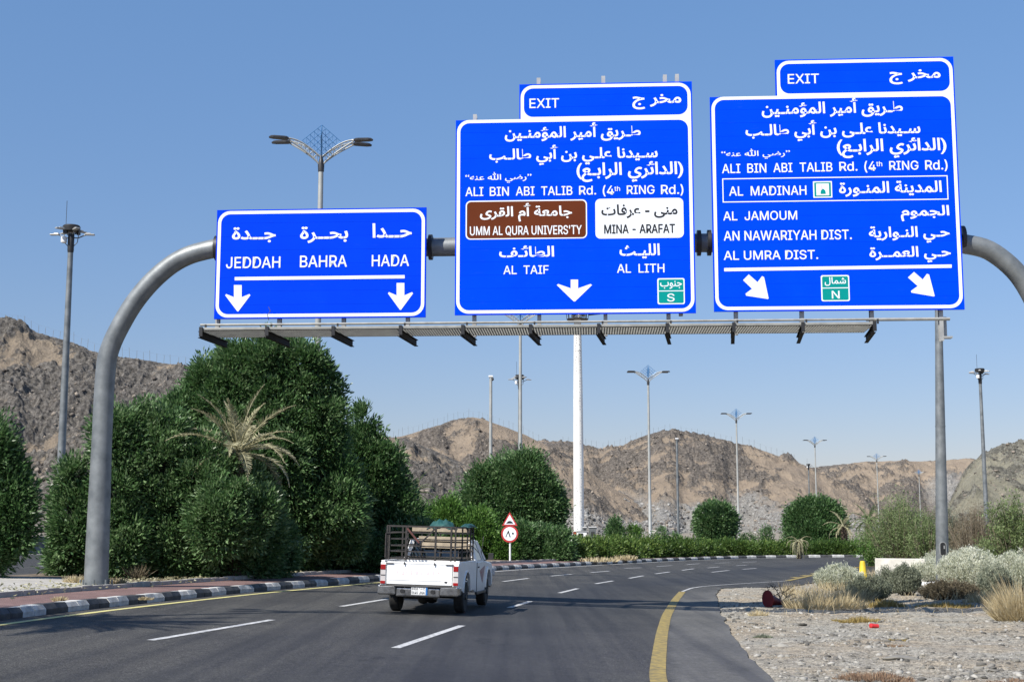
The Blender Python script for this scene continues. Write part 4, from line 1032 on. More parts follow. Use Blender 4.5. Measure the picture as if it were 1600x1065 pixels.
# one more of the row stands left of the picture; its shadow lies over the road
sh = G(362, 958); hl = 12.6
o = copy_tree(lampA, (0, 0, 0), 0.25, 'winged street lamp of the same row standing just left of the picture')
kx = sh[0] - SUN_DIR.x / -SUN_DIR.z * hl; ky = sh[1] - SUN_DIR.y / -SUN_DIR.z * hl; o.location = (kx, ky, float(gz(kx, ky)) + .1)

def mast_cluster(name, label, group):
    t = thing(name, label, 'lamp mast', (0, 0, 0), 0, group); Hh = 13.0
    k = MB(); k.lathe([(.35, 0), (.35, .03), (.19, .04), (.17, 3), (.15, 7), (.115, Hh)], n=14); k.build('pole', 'galv', t, 40)
    k = MB(); k.lathe([(.125, Hh - .1), (.14, Hh), (.14, Hh + .65), (.12, Hh + .7)], n=12); k.build('head_sleeve', 'black_steel', t, 40)
    k = MB(); k.lathe([(.22, Hh + .80), (.36, Hh + .84), (.38, Hh + 1.04), (.33, Hh + 1.10), (.1, Hh + 1.11)], n=14); k.box((.28, .1, Hh + .80), (.14, .14, .2)); k.box((-.2, -.2, Hh + .80), (.16, .14, .2)); k.build('winch_head', 'black_steel', t, 30)
    for i, (a, z, ln) in enumerate(((0.12, .55, .60), (math.pi - .1, .55, .56), (.9, .74, .35), (2.4, .68, .42), (-.9, .7, .36), (-2.3, .72, .36))):
        ax = Vector((math.cos(a), math.sin(a), 0)); s0 = Vector((0, 0, Hh + z)); e = s0 + ax * ln + Vector((0, 0, .14))
        k = MB(); k.tube([s0, s0 + ax * ln * .5 + Vector((0, 0, .0)), e], .028, 6); k.build('arm', 'galv', t, 40)
        k = MB(); k.box(e + ax * .18 + Vector((0, 0, .02)), (.42, .18, .06), rz=a); k.box(e + ax * .12 + Vector((0, 0, .07)), (.22, .12, .05), rz=a); k.build('lamp_head', 'galv_light', t, bevel=.02)
    k = MB(); k.lathe([(.05, 0), (.13, .03), (.13, .26), (.05, .3)], (-.28, -.1, Hh + .30), 10); k.build('beacon', 'white', t, 40)
    k = MB()
    for q in (-1, 1): k.tube([(q * .1, 0, Hh + .15), (q * .28, 0, Hh + .35), (q * .34, 0, Hh + .85)], .02, 5)
    k.build('brace', 'galv', t)
    k = MB(); k.tube([(-.25, 0, Hh + 1.1), (-.25, 0, Hh + 2.2)], .012, 5); k.build('lightning_rod', 'dark_metal', t)
    return t
grpB = 'lamp masts with winch heads'
mB = mast_cluster('lamp_mast', 'grey lamp mast with dark cluster head at far left, before the big hill', grpB)
for i, (px, d, ty, py, lb) in enumerate([(101, 58, 391, 600, None), (1534.5, 110, 597.5, 660, 'lamp mast with dark cluster head at the far right, rising over the olive hill'),
        (812, 118, 606, 650, 'lamp mast with cluster head behind the dark round-topped tree'), (1263.5, 250, 733, 740, 'smallest lamp mast with cluster head, beside the distant winged lamp above the square dark tree')]):
    o = mB if i == 0 else copy_tree(mB, (0, 0, 0), 0, lb)
    set_lamp(o, px, d, ty, 13.0, py, [0, .4, .1, .2][i])

# plain big post right, half hidden by the right sign
t = thing('lamp_post', 'thick plain steel pole with an open access hatch, rising behind the rightmost blue sign', 'pole')
p = P(1470, 850, 43.5); zq = P(1464.5, 490, 43.5); zt = p + (zq - p) * 1.55; zg = float(gz(p[0], p[1]))
t.location = (p[0], p[1], zg)
k = MB(); top = (zt[0] - p[0], 0, zt[2] - zg)
ln_ = (zt - p)[0] / (zt - p)[2]; q_ = [(ln_ * z_, 0, z_) for z_ in (0, 2.4, 4.5, 7.5, top[2])]
k.tube(q_, [.205, .185, .160, .125, .08], 22); k.build('pole', 'galv', t, 40)
for zz_, rr_ in ((2.9, .184), (5.2, .156)):
    k = MB(); k.lathe([(rr_, -.02), (rr_, .02)], (ln_ * zz_, 0, zz_), 22); k.build('seam_ring', 'galv', t, 40)
hz = P(1470, 847, 43.2)[2] - zg; h2 = P(1470, 868, 43.2)[2] - zg
k = MB(); k.prism(rrect(-.085, h2, .085, hz, .08, 5), -.212, -.17, 'y'); k.build('access_hatch', 'black_steel', t)
k = MB(); o_, i_ = rrect(-.105, h2 - .02, .105, hz + .02, .10, 5), rrect(-.085, h2, .085, hz, .08, 5); n = len(o_)
k.add([(a, -.217, b_) for a, b_ in o_] + [(a, -.217, b_) for a, b_ in i_] + [(a, -.17, b_) for a, b_ in o_], [(i, (i + 1) % n, (i + 1) % n + n, i + n) for i in range(n)] + [(i + 2 * n, (i + 1) % n + 2 * n, (i + 1) % n, i) for i in range(n)]); k.build('hatch_frame', 'galv_light', t)
k = MB(); k.box((.03, -.235, (hz + h2) / 2 + .06), (.03, .02, .10)); k.build('cable_end', 'galv_light', t)

# slim camera poles
def camera_pole(px, d, ty, by, w, label, m):
    p = P(px, (ty + by) / 2, d); z = float(gz(p[0], p[1])); zt = P(px, ty, d)[2]
    t = thing('camera_pole', label, 'pole', (p[0], p[1], z), 0, 'slim camera poles'); h = zt - z
    k = MB(); k.lathe([(w * 1.3, 0), (w * 1.25, 1.0), (w, h)], n=10); k.build('pole', m, t, 40)
    k = MB(); k.box((.0, 0, h + .05), (w * 3.2, w * 2.5, w * 1.3)); k.build('camera_housing', 'white', t, bevel=.03)
    k = MB(); k.lathe([(.02, -w * 2.4), (w * .9, -w * 1.8), (w * .9, -w * .8), (w * .6, -.02)], (w * 1.2, 0, h - .02), 10); k.build('dome', 'dark_metal', t, 40)
camera_pole(766.8, 96, 589, 730, .10, 'slim pale pole with a small camera head, left above the dark round-topped tree', 'pole_pale')
camera_pole(1058.8, 112, 686, 845, .085, 'slim grey pole with a small camera head between two winged lamps', 'galv')

# the tall white mast
d = 150.0; p = P(904.5, 830, d); z = float(gz(p[0], p[1])); ztop = P(904.5, 499, d)[2] - z
t = thing('communication_mast', 'tall white tapering mast with climbing pegs, seen below the middle blue sign', 'mast', (p[0], p[1], z))
k = MB(); k.lathe([(.56, 0), (.56, ztop * .35), (.50, ztop * .7), (.42, ztop * .93), (.39, ztop)], n=12); k.build('shaft', 'mast_white', t, 40)
for fz in (.12, .34, .63, .855):
    k = MB(); rr_ = .56 - .17 * fz + .025; k.lathe([(rr_, -.06), (rr_, .06)], (0, 0, ztop * fz), 14); k.build('joint_ring', 'mast_white' if fz < .8 else 'dark_metal', t, 40)
pg = MB(); rg2 = random.Random(4)
for i in range(150):
    zz_ = .03 * ztop + i / 150 * ztop * .95; a = -math.pi / 2 + (.55 if i % 2 else -.55) + rg2.uniform(-.2, .2); rr_ = .56 - .15 * (zz_ / ztop)
    pg.box((rr_ * math.cos(a), rr_ * math.sin(a), zz_), (.07, .10, .07))
pg.build('climbing_pegs', 'galv', t)
k = MB(); ztp = ztop
for q in range(10):
    a = q * math.tau / 10; k.tube([(1.15 * math.cos(a), 1.15 * math.sin(a), ztp), (1.3 * math.cos(a), 1.3 * math.sin(a), ztp + 1.5)], .035, 5)
for zz_, rr_ in ((0, 1.15), (.75, 1.22), (1.5, 1.3)):
    pts = [(rr_ * math.cos(q * math.tau / 20), rr_ * math.sin(q * math.tau / 20), ztp + zz_) for q in range(21)]; k.tube(pts, .04, 5)
k.lathe([(1.1, 0), (1.15, .06)], (0, 0, ztp), 16); k.build('platform_cage', 'black_steel', t)
k = MB(); k.lathe([(.36, 0), (.32, 3.2)], (0, 0, ztp), 12); k.build('upper_shaft', 'mast_white', t, 40)
for a in (.4, 2.2, 4.1, 5.4):
    k = MB(); k.box((.75 * math.cos(a), .75 * math.sin(a), ztp + .8), (.3, .3, .9), rz=a); k.build('antenna_panel', 'cabinet_grey', t)
k = MB(); k.tube([(1.2, -.2, ztp + .6), (2.5, -.2, ztp + .55)], [.22, .02], 6); k.build('spike_arm', 'black_steel', t)
# things at its foot
def at_px(px, py, d): p = P(px, py, d); return p
for (px0, px1, y0, y1, m_, nm, lb, ct) in [(881, 889, 831, 843, 'white', 'equipment_cabinet', 'small white cabinet left of the white mast foot', 'cabinet'), (890.5, 895, 832, 843, 'white', 'equipment_cabinet', 'narrow white slatted cabinet touching the white mast foot', 'cabinet'),
        (920.5, 931, 823.5, 841, 'cabinet_grey', 'equipment_cabinet', 'dark grey equipment cabinet right of the white mast foot', 'cabinet'), (896, 900, 830, 844, 'red', 'equipment_cabinet', 'narrow red cabinet at the left corner of the white mast foot', 'cabinet'),
        (901, 916.5, 830, 844, 'white', 'service_kiosk', 'white kiosk with a dark opening at the foot of the white mast', 'kiosk'), (910.5, 916, 824, 831, 'cabinet_grey', 'antenna_box', 'dark box with pale rim above the kiosk at the mast foot', 'box')]:
    dd_ = d - 3.0; a = at_px(px0, (y0 + y1) / 2, dd_); b_ = at_px(px1, (y0 + y1) / 2, dd_); zt = at_px(px0, y0, dd_)[2]
    zg = float(gz(a[0], dd_)) if nm != 'antenna_box' else at_px(px0, y1, dd_)[2]
    t2 = thing(nm, lb, ct, ((a[0] + b_[0]) / 2, dd_, zg)); w_ = b_[0] - a[0]; h = zt - zg
    k = MB(); k.box((0, 0, h / 2), (w_, .7, h)); k.build('body', m_, t2, bevel=.02)
    k = MB(); k.box((0, 0, h + .04), (w_ * 1.12, .85, .07)); k.build('lid', 'white' if m_ != 'white' else 'galv_light', t2)
    if nm == 'service_kiosk':
        k = MB(); k.box((-.12, -.37, h * .72), (w_ * .48, .06, .42)); k.build('opening', 'black_steel', t2)
    else:
        k = MB(); k.box((0, -.37, h * .66), (w_ * .5, .04, h * .2)); k.build('door_panel', 'dark_metal' if m_ != 'red' else 'white', t2)
# white marker block on the hedge line
p = P(1022, 842, 118); t2 = thing('marker_block', 'small white block standing on the rubble just right of the lamp on the hedge', 'block', (p[0], p[1], float(gz(p[0], p[1]))))
k = MB(); k.box((0, 0, .85), (.42, .4, 1.7)); k.build('block', 'barrier', t2, bevel=.03)

# ------------------------------------------------------------------ warning signs on their pole
p = G(797, 882); d = p[1]; zg = float(gz(p[0], p[1])) + .1; mp = d / F
t = thing('warning_sign', 'red edged triangle over round speed limit sign on a white pole beyond the truck', 'road sign', (p[0], p[1], zg), math.radians(-4))
def vzx(px, py): q = P(px, py, d - .1); return q[0] - p[0], q[2] - zg
cx, cz_ = vzx(796.5, 833.5); rad = 13.2 * mp
ztop = vzx(796, 801)[1]
k = MB(); k.tube([(0, 0, -.1), (0, 0, ztop - .25)], .045, 10); k.build('pole', 'white', t, 40)
k = MB(); k.lathe([(rad, -.075), (rad, -.05)], (cx, 0, cz_), 36, 'y'); k.build('disc', 'red', t)
k = MB(); k.lathe([(rad * .79, -.081), (rad * .79, -.076)], (cx, 0, cz_), 36, 'y'); k.build('disc_face', 'sign_white', t)
k = MB(); a0 = -.087
k.add([(cx + x * rad, a0, cz_ + z_ * rad) for x, z_ in [(-.50, -.36), (-.40, -.40), (-.18, .38), (-.12, .38), (.12, -.36), (.00, -.40), (-.16, .12)]][::-1], [tuple(range(7))])
k.lathe([(rad * .12, -.088), (rad * .12, -.082)], (cx + rad * .38, 0, cz_ + .02), 8, 'y'); k.build('numeral', 'sign_black', t)
ax_, az = vzx(796.5, 799.5); bx_, bz = vzx(784.5, 820.8); cx2, _ = vzx(808.8, 820.8)
def tri(s_, y0, y1, nm, m_):
    c = Vector(((ax_ + bx_ + cx2) / 3, 0, (az + 2 * bz) / 3)); pts = [(c.x + (x - c.x) * s_, c.z + (z_ - c.z) * s_) for x, z_ in ((ax_, az), (bx_, bz), (cx2, bz))]
    k = MB(); k.prism(pts, y0, y1, 'y'); k.build(nm, m_, t)
tri(1, -.075, -.05, 'triangle', 'red'); tri(.72, -.081, -.076, 'triangle_face', 'sign_white')
k = MB(); zb_ = bz + (az - bz) * .17; cxx = (bx_ + cx2) / 2
k.add([(cxx + x * .17, -.087, zb_ + z_ * .11) for x, z_ in [(-1, 0), (1, 0), (.85, .35), (.45, .9), (0, 1.1), (-.45, .9), (-.85, .35)]], [tuple(range(7))]); k.build('hump_symbol', 'sign_black', t)

# ------------------------------------------------------------------ vegetation
def leaf_quads(rg, c, dirn, ln, wd, fold=.25):
    """c (N,3) bases, dirn (N,3) unit, leaf length/width arrays -> verts (4N,3), faces (N,4)"""
    n = len(c); r = rg.normal(size=(n, 3)); side = np.cross(dirn, r); side /= np.linalg.norm(side, axis=1)[:, None] + 1e-9
    up = np.cross(side, dirn)
    ln = ln[:, None]; wd = wd[:, None]
    v = np.stack([c, c + dirn * ln * .45 + side * wd * .5 + up * wd * fold, c + dirn * ln, c + dirn * ln * .45 - side * wd * .5 + up * wd * fold], 1)
    return v.reshape(-1, 3), np.arange(4 * n).reshape(-1, 4)
def crown(name, lobes, n_clumps, per, leaf=(.16, .06), clump=.42, m='leaf', parent=None, seed=1, zmin=None, up=.25, spread=.9, shell=(.72, 1.04), spiky=0.0, tone=0.0, origin=(0, 0, 0), rough_=.30, plume=0.0):
    rg = np.random.default_rng(seed)
    lb = np.array(lobes, float); cen, rad = lb[:, :3], lb[:, 3:6]
    if plume:
        big, brad = cen, rad; nc, nr = [], []
        for j in range(len(big)):
            m_ = int(np.clip(1.5 * (brad[j, 0] * brad[j, 2] + brad[j, 1] * brad[j, 2]) / plume ** 2, 6, 60))
            for _ in range(m_):
                d = rg.normal(size=3); d[1] -= .25; d /= np.linalg.norm(d); r_ = plume * (.40 + .95 * rg.random() ** 1.4) * min(1.0, brad[j].min() / plume / 1.0)
                p = big[j] + d * np.maximum(brad[j] - r_ * np.array([.9, .9, 1.3]), brad[j] * .30) * rg.uniform(.66, 1.16)
                if any(np.sum(((p - big[i]) / brad[i]) ** 2) < .45 for i in range(len(big)) if i != j): continue
                if zmin is not None and p[2] < zmin - r_ * .3: continue
                nc.append(p); nr.append((r_ * .80, r_ * .80, r_ * rg.uniform(1.0, 1.8)))
        cen = np.array(nc); rad = np.array(nr); lb = np.hstack([cen, rad]); shell = (.70, 1.05)
    area = (rad[:, 0] * rad[:, 1] + rad[:, 0] * rad[:, 2] + rad[:, 1] * rad[:, 2]) / 3; pr = area / area.sum()
    C = []; O = []
    while sum(len(q) for q in C) < n_clumps:
        k = rg.choice(len(lb), n_clumps, p=pr); d = rg.normal(size=(n_clumps, 3)); d /= np.linalg.norm(d, axis=1)[:, None]
        q0 = cen[k] + d * rad[k]; ws = 1.0 / (clump * 2.6)
        rr = rg.uniform(shell[0], shell[1], n_clumps) + rough_ * (vnoise(q0[:, 0] * ws + q0[:, 1] * ws * .7 + 500, q0[:, 2] * ws * .8 + q0[:, 1] * ws * .6 + 500, seed) - .5)
        p = cen[k] + d * rad[k] * rr[:, None]
        ins = np.zeros(n_clumps, bool)
        for j in range(len(lb)):
            ins |= (np.sum(((p - cen[j]) / rad[j]) ** 2, 1) < .36) & (k != j)
        ok = ~ins
        if zmin is not None: ok &= p[:, 2] > zmin
        nrm = d / rad[k]; nrm /= np.linalg.norm(nrm, axis=1)[:, None]
        C.append(p[ok]); O.append(nrm[ok])
    C = np.vstack(C)[:n_clumps]; O = np.vstack(O)[:n_clumps]
    tonec = rg.normal(size=n_clumps) * .13
    sc = rg.uniform(.55, 1.45, n_clumps)
    i = np.repeat(np.arange(n_clumps), per); n = len(i)
    off = rg.normal(size=(n, 3)); off /= np.linalg.norm(off, axis=1)[:, None]; off *= (.30 + .70 * rg.random(n) ** .5)[:, None]
    off *= np.where(np.sum(off * O[i], 1) < -.1, .45, 1.0)[:, None]; off += O[i] * .22
    if spiky: off += O[i] * (rg.random(n) * spiky)[:, None] + np.array([0, 0, 1.]) * (rg.random(n) * spiky * .7)[:, None]
    pos = C[i] + off * (clump * sc[i])[:, None]
    dr = O[i] * .35 + off * 1.1 + rg.normal(size=(n, 3)) * spread * .5 + np.array([0, 0, up]); dr /= np.linalg.norm(dr, axis=1)[:, None]
    ln = leaf[0] * rg.uniform(.6, 1.35, n); wd = leaf[1] * rg.uniform(.7, 1.3, n)
    v, f = leaf_quads(rg, pos, dr, ln, wd)
    var = np.clip(.48 + tone + tonec[i] + rg.normal(size=n) * .22, 0, 1)
    me = np_mesh(name, v - np.array(origin), f, m, var=np.repeat(var, 4))
    return link(name, me, parent)
def limb_tree(parent, base, lobes, r0, m='bark', seed=1, origin=None):
    rr = random.Random(seed); k = MB(); b = Vector(base); o = Vector(origin if origin is not None else base)
    fork = b + Vector((rr.uniform(-.1, .1), rr.uniform(-.1, .1), r0 * 5 + .5))
    k.tube([b - o, (b + fork) / 2 + Vector((rr.uniform(-.05, .05), 0, 0)) - o, fork - o], [r0, r0 * .8, r0 * .7], 8)
    for lb in lobes[:16]:
        c = Vector(lb[:3]); mid = fork.lerp(c, .5) + Vector((rr.uniform(-.2, .2), rr.uniform(-.2, .2), rr.uniform(0, .3)))
        k.tube([fork - o, mid - o, c - o], [r0 * .5, r0 * .3, r0 * .12], 6)
        for _ in range(5):
            d = Vector((rr.gauss(0, 1), rr.gauss(0, 1), rr.uniform(-.2, 1))).normalized(); e = c + Vector((d.x * lb[3], d.y * lb[4], d.z * lb[5])) * .85
            k.tube([mid.lerp(c, .6) - o, c.lerp(e, .5) - o, e - o], [r0 * .14, r0 * .08, .012], 5)
    return k.build('trunk', m, parent, 60)
def tree(name, label, cat, base_px, lobes_px, d, n, per, group=None, leaf=(.16, .06), clump=.42, m='leaf', r0=.13, seed=1, depth=.85, core=True, tone=0.0, spiky=.35, shell=(.72, 1.04), up=.25, bark='bark', plume=.72):
    """lobes in pixels (x, y, rx, ry[, depth offset]) at distance d; real size follows from the distance"""
    mpp = d / F
    bx = P(base_px, 830, d)[0]; bz = float(gz(bx, d))
    lobes = []
    for lb in lobes_px:
        x, y, rx, ry_ = lb[:4]; dy = lb[4] if len(lb) > 4 else R.uniform(-.25, .25) * rx * mpp
        p = P(x, y, d + dy); s_ = (d + dy) / F
        lobes.append((p[0], p[1], p[2], rx * s_, max(rx, ry_ * .7) * s_ * depth, ry_ * s_))
    t = thing(name, label, cat, (bx, d, bz), 0, group)
    crown('crown', lobes, n, per, leaf, clump, m, t, seed, zmin=bz + .08, up=up, spiky=spiky, tone=tone, origin=(bx, d, bz), shell=shell, plume=plume)
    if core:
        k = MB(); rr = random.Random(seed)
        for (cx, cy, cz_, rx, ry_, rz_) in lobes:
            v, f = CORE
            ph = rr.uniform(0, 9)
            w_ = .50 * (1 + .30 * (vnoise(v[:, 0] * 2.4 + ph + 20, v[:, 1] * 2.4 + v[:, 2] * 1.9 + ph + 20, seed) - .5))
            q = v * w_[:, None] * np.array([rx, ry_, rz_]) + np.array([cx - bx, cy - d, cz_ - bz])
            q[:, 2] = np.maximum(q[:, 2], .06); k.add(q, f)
        k.build('shade_core', 'foliage_shade', t)  # solid dark blobs standing in for the shade deep in the crown
    limb_tree(t, (bx, d, bz - .05), lobes, r0, bark, seed, (bx, d, bz))
    return t
M['foliage_shade'] = mat('shade_core', (0.014, 0.024, 0.011), (0.03, 0.042, 0.02), 5, 0.95)  # near-black green: interior shade of foliage put into the colour
import bmesh
_b = bmesh.new(); bmesh.ops.create_icosphere(_b, subdivisions=3, radius=1.0)
CORE = (np.array([q.co[:] for q in _b.verts]), [tuple(q.index for q in p.verts) for p in _b.faces]); _b.free()

gT = 'dense evergreen trees on the median'
# tall tree behind the palm
tree('evergreen_tree', 'tallest dense green tree, its pointed plumes reaching up to the gantry walkway', 'tree', 420,
     [(366, 580, 26, 54), (360, 640, 40, 60), (415, 580, 26, 52), (432, 590, 30, 62), (452, 575, 20, 44), (420, 665, 44, 50), (477, 590, 24, 50), (500, 630, 20, 60), (518, 665, 13, 50), (492, 700, 36, 50), (305, 640, 24, 34), (335, 665, 34, 46), (322, 602, 14, 28), (415, 730, 80, 70), (487, 745, 56, 70),
      (290, 670, 42, 40), (262, 690, 36, 42), (350, 700, 70, 70), (448, 800, 100, 90), (520, 800, 60, 80), (240, 730, 40, 40)], 44, 2700, 92, gT, (.17, .056), .30, seed=11, tone=-.02, r0=.2)
# right flank, smaller and darker
tree('evergreen_tree', 'dark dense tree at the right end of the big clump, above the truck', 'tree', 590,
     [(568, 690, 12, 40), (556, 740, 28, 46), (588, 722, 10, 36), (606, 738, 14, 46), (620, 775, 14, 40), (578, 785, 40, 52), (560, 830, 60, 60), (612, 830, 34, 52), (540, 765, 36, 54), (598, 870, 50, 34)], 49, 1350, 84, gT, (.175, .058), .32, seed=12, tone=-.12)
# front mass of bushes
tree('evergreen_bush', 'broad leafy bush in front of the dry palm, right of the gantry post', 'bush', 300,
     [(300, 775, 62, 50), (250, 740, 48, 48), (338, 812, 34, 40, -1.0), (372, 822, 34, 40, -.6), (215, 720, 38, 42), (270, 830, 70, 60), (345, 825, 62, 55), (402, 848, 50, 46, 1.2), (230, 860, 50, 42), (300, 880, 60, 30), (440, 862, 36, 30, 2.2), (200, 790, 38, 60), (395, 805, 36, 42, .8), (258, 722, 22, 28), (292, 762, 30, 34), (340, 778, 22, 26, -1.0), (372, 776, 18, 22, -1.0), (400, 800, 22, 28, -.4), (318, 752, 18, 26)], 38, 2300, 84, gT, (.15, .05), .26, seed=13, tone=.07, r0=.1)
tree('evergreen_bush', 'leafy bush at the left side of the gantry post', 'bush', 115,
     [(118, 820, 26, 55), (108, 860, 28, 36), (140, 850, 28, 46), (112, 755, 16, 32), (98, 880, 18, 20), (185, 700, 28, 44), (190, 760, 34, 60), (190, 850, 36, 50)], 37.0, 850, 70, gT, (.15, .05), .24, seed=14, tone=.05, r0=.08)
tree('evergreen_tree', 'dark overhanging tree at the left edge of the picture', 'tree', -20,
     [(-22, 745, 38, 48), (6, 765, 28, 42), (10, 808, 32, 42), (-26, 832, 40, 38), (-60, 770, 50, 70), (-10, 718, 26, 30), (24, 828, 18, 28), (-90, 730, 60, 70)], 33, 900, 70, gT, (.14, .048), .23, seed=15, tone=-.08)
tree('evergreen_bush', 'dark low bush in the shade between the big clump and the truck', 'bush', 500,
     [(470, 868, 40, 30), (520, 872, 44, 30), (570, 876, 40, 26), (615, 872, 36, 26), (655, 866, 36, 26)], 47.0, 1000, 46, gT, (.15, .05), .28, seed=16, tone=-.05, r0=.05)
tree('evergreen_tree', 'dark round-topped tree in the middle behind the warning sign', 'tree', 790,
     [(776, 762, 30, 30), (752, 784, 26, 32), (812, 764, 32, 34), (842, 790, 26, 34), (742, 806, 18, 24), (792, 795, 50, 42), (862, 806, 14, 24), (815, 825, 40, 30), (790, 738, 10, 18), (752, 752, 8, 16), (832, 756, 10, 18), (854, 770, 7, 16), (850, 834, 22, 22)], 78, 1500, 72, gT, (.22, .075), .42, seed=17, tone=.0, spiky=.5, r0=.16, plume=1.0)
tree('leafy_bush', 'bright green bush rising behind the cage of the truck', 'bush', 715,
     [(640, 848, 34, 26), (675, 838, 30, 28), (700, 820, 18, 28), (705, 800, 8, 16), (720, 842, 36, 36), (755, 850, 34, 34), (745, 828, 24, 22), (780, 868, 26, 18)], 71, 1700, 40, 'bushes along the median', (.18, .065), .28, 'leaf_bright', seed=18, r0=.05, tone=.0, plume=.75)
tree('leafy_bush', 'dark green bush right of the warning sign under the round-topped tree', 'bush', 845,
     [(812, 862, 28, 24), (840, 860, 30, 26), (866, 862, 26, 22), (850, 876, 36, 12)], 72, 1000, 36, 'bushes along the median', (.18, .065), .28, 'leaf', seed=19, r0=.05, tone=-.05, plume=.75)
# small clipped trees farther along
tree('clipped_tree', 'small ball-shaped clipped tree on the rubble behind the hedge', 'tree', 1120, [(1120, 818, 27, 27), (1112, 812, 18, 20), (1130, 822, 17, 20)], 112, 900, 34, 'clipped trees behind the hedge', (.22, .10), .40, seed=20, spiky=.1, shell=(.85, 1.02), r0=.12, plume=0.0)
tree('clipped_tree', 'square dark clipped tree with pointed top shoots, below the smallest lamp mast', 'tree', 1272, [(1255, 815, 20, 22), (1275, 812, 24, 24), (1294, 820, 20, 24), (1272, 838, 38, 26), (1262, 798, 10, 14), (1282, 798, 10, 14), (1300, 806, 9, 14)], 112, 1400, 34, 'clipped trees behind the hedge', (.22, .10), .42, seed=21, tone=-.1, spiky=.3, r0=.14, plume=0.0)
tree('small_conifer', 'tiny pointed green tree on the rubble right of the grey cabinet', 'tree', 961, [(961, 832, 9, 10), (961, 822, 5, 10)], 100, 160, 26, 'saplings behind the hedge', (.18, .06), .25, seed=22, r0=.05, core=False, plume=0.0)
tree('sapling', 'small yellowish sapling left of the lamp on the hedge', 'tree', 990, [(990, 833, 6, 9)], 100, 70, 24, 'saplings behind the hedge', (.16, .06), .25, 'leaf_bright', seed=23, r0=.04, core=False, plume=0.0)
tree('sapling', 'thin sapling in front of the rubble right of the lamp on the hedge', 'tree', 1032, [(1032, 837, 5, 10), (1055, 843, 6, 6)], 100, 70, 24, 'saplings behind the hedge', (.16, .06), .25, 'leaf', seed=24, r0=.04, core=False, plume=0.0)
tree('sapling', 'little sapling standing by itself between the round tree and the square tree', 'tree', 1197, [(1197, 838, 7, 9), (1168, 846, 8, 8)], 104, 90, 24, 'saplings behind the hedge', (.17, .06), .25, 'leaf', seed=25, r0=.04, core=False, plume=0.0)
# the hedge that follows the kerb, in sections
def hedge(px0, px1, top, label, m, seed, tone=0.0, n=950):
    k3 = offset_line(KERB, 2.2); pts = []
    sel_ = [(800 + F * q[0] / q[1] * 1.0, q) for q in k3 if q[1] > 50]
    xs = np.array([a for a, _ in sel_]); q = np.array([b_ for _, b_ in sel_]); mmax = int(np.argmax(xs)) + 1; xs = xs[:mmax]; q = q[:mmax]
    lob = []; top += 7
    x = px0
    while x < px1:
        g = np.array([np.interp(x, xs, q[:, 0]), np.interp(x, xs, q[:, 1])]); z0 = float(gz(*g)) + .1
        h = P(x, top + R.uniform(-2, 2), g[1])[2] - z0; r_ = R.uniform(.7, 1.0)
        lob.append((g[0] + R.uniform(-.1, .1), g[1] + R.uniform(-.3, .5), z0 + h * .50, r_, r_ * 1.1, h * .50)); x += .75 / g[1] * F
    c = lob[len(lob) // 2]; o_ = (c[0], c[1], float(gz(c[0], c[1])))
    t = thing('hedge', label, 'hedge', o_, 0, 'low hedge sections along the far kerb')
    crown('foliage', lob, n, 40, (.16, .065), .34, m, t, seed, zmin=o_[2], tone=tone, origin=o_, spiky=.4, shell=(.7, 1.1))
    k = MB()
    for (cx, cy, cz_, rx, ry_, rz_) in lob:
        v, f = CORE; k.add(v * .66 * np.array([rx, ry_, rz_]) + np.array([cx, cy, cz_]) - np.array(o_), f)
    k.build('shade_core', 'foliage_shade', t)  # dark filler blobs, painted shade between the hedge leaves
hedge(880, 1008, 845, 'yellow-green hedge section in front of the white mast, left of the lamp on the hedge', 'leaf_hedge', 31, .06)
hedge(1018, 1150, 846, 'green hedge section from the lamp on the hedge to below the round tree', 'leaf_hedge', 32, -.08, 900)
hedge(1158, 1240, 850, 'low green hedge section left of the drooping dry plant', 'leaf_hedge', 33, -.02, 600)
hedge(1262, 1345, 851, 'dark green hedge section right of the drooping dry plant', 'leaf_hedge', 34, -.2, 600)

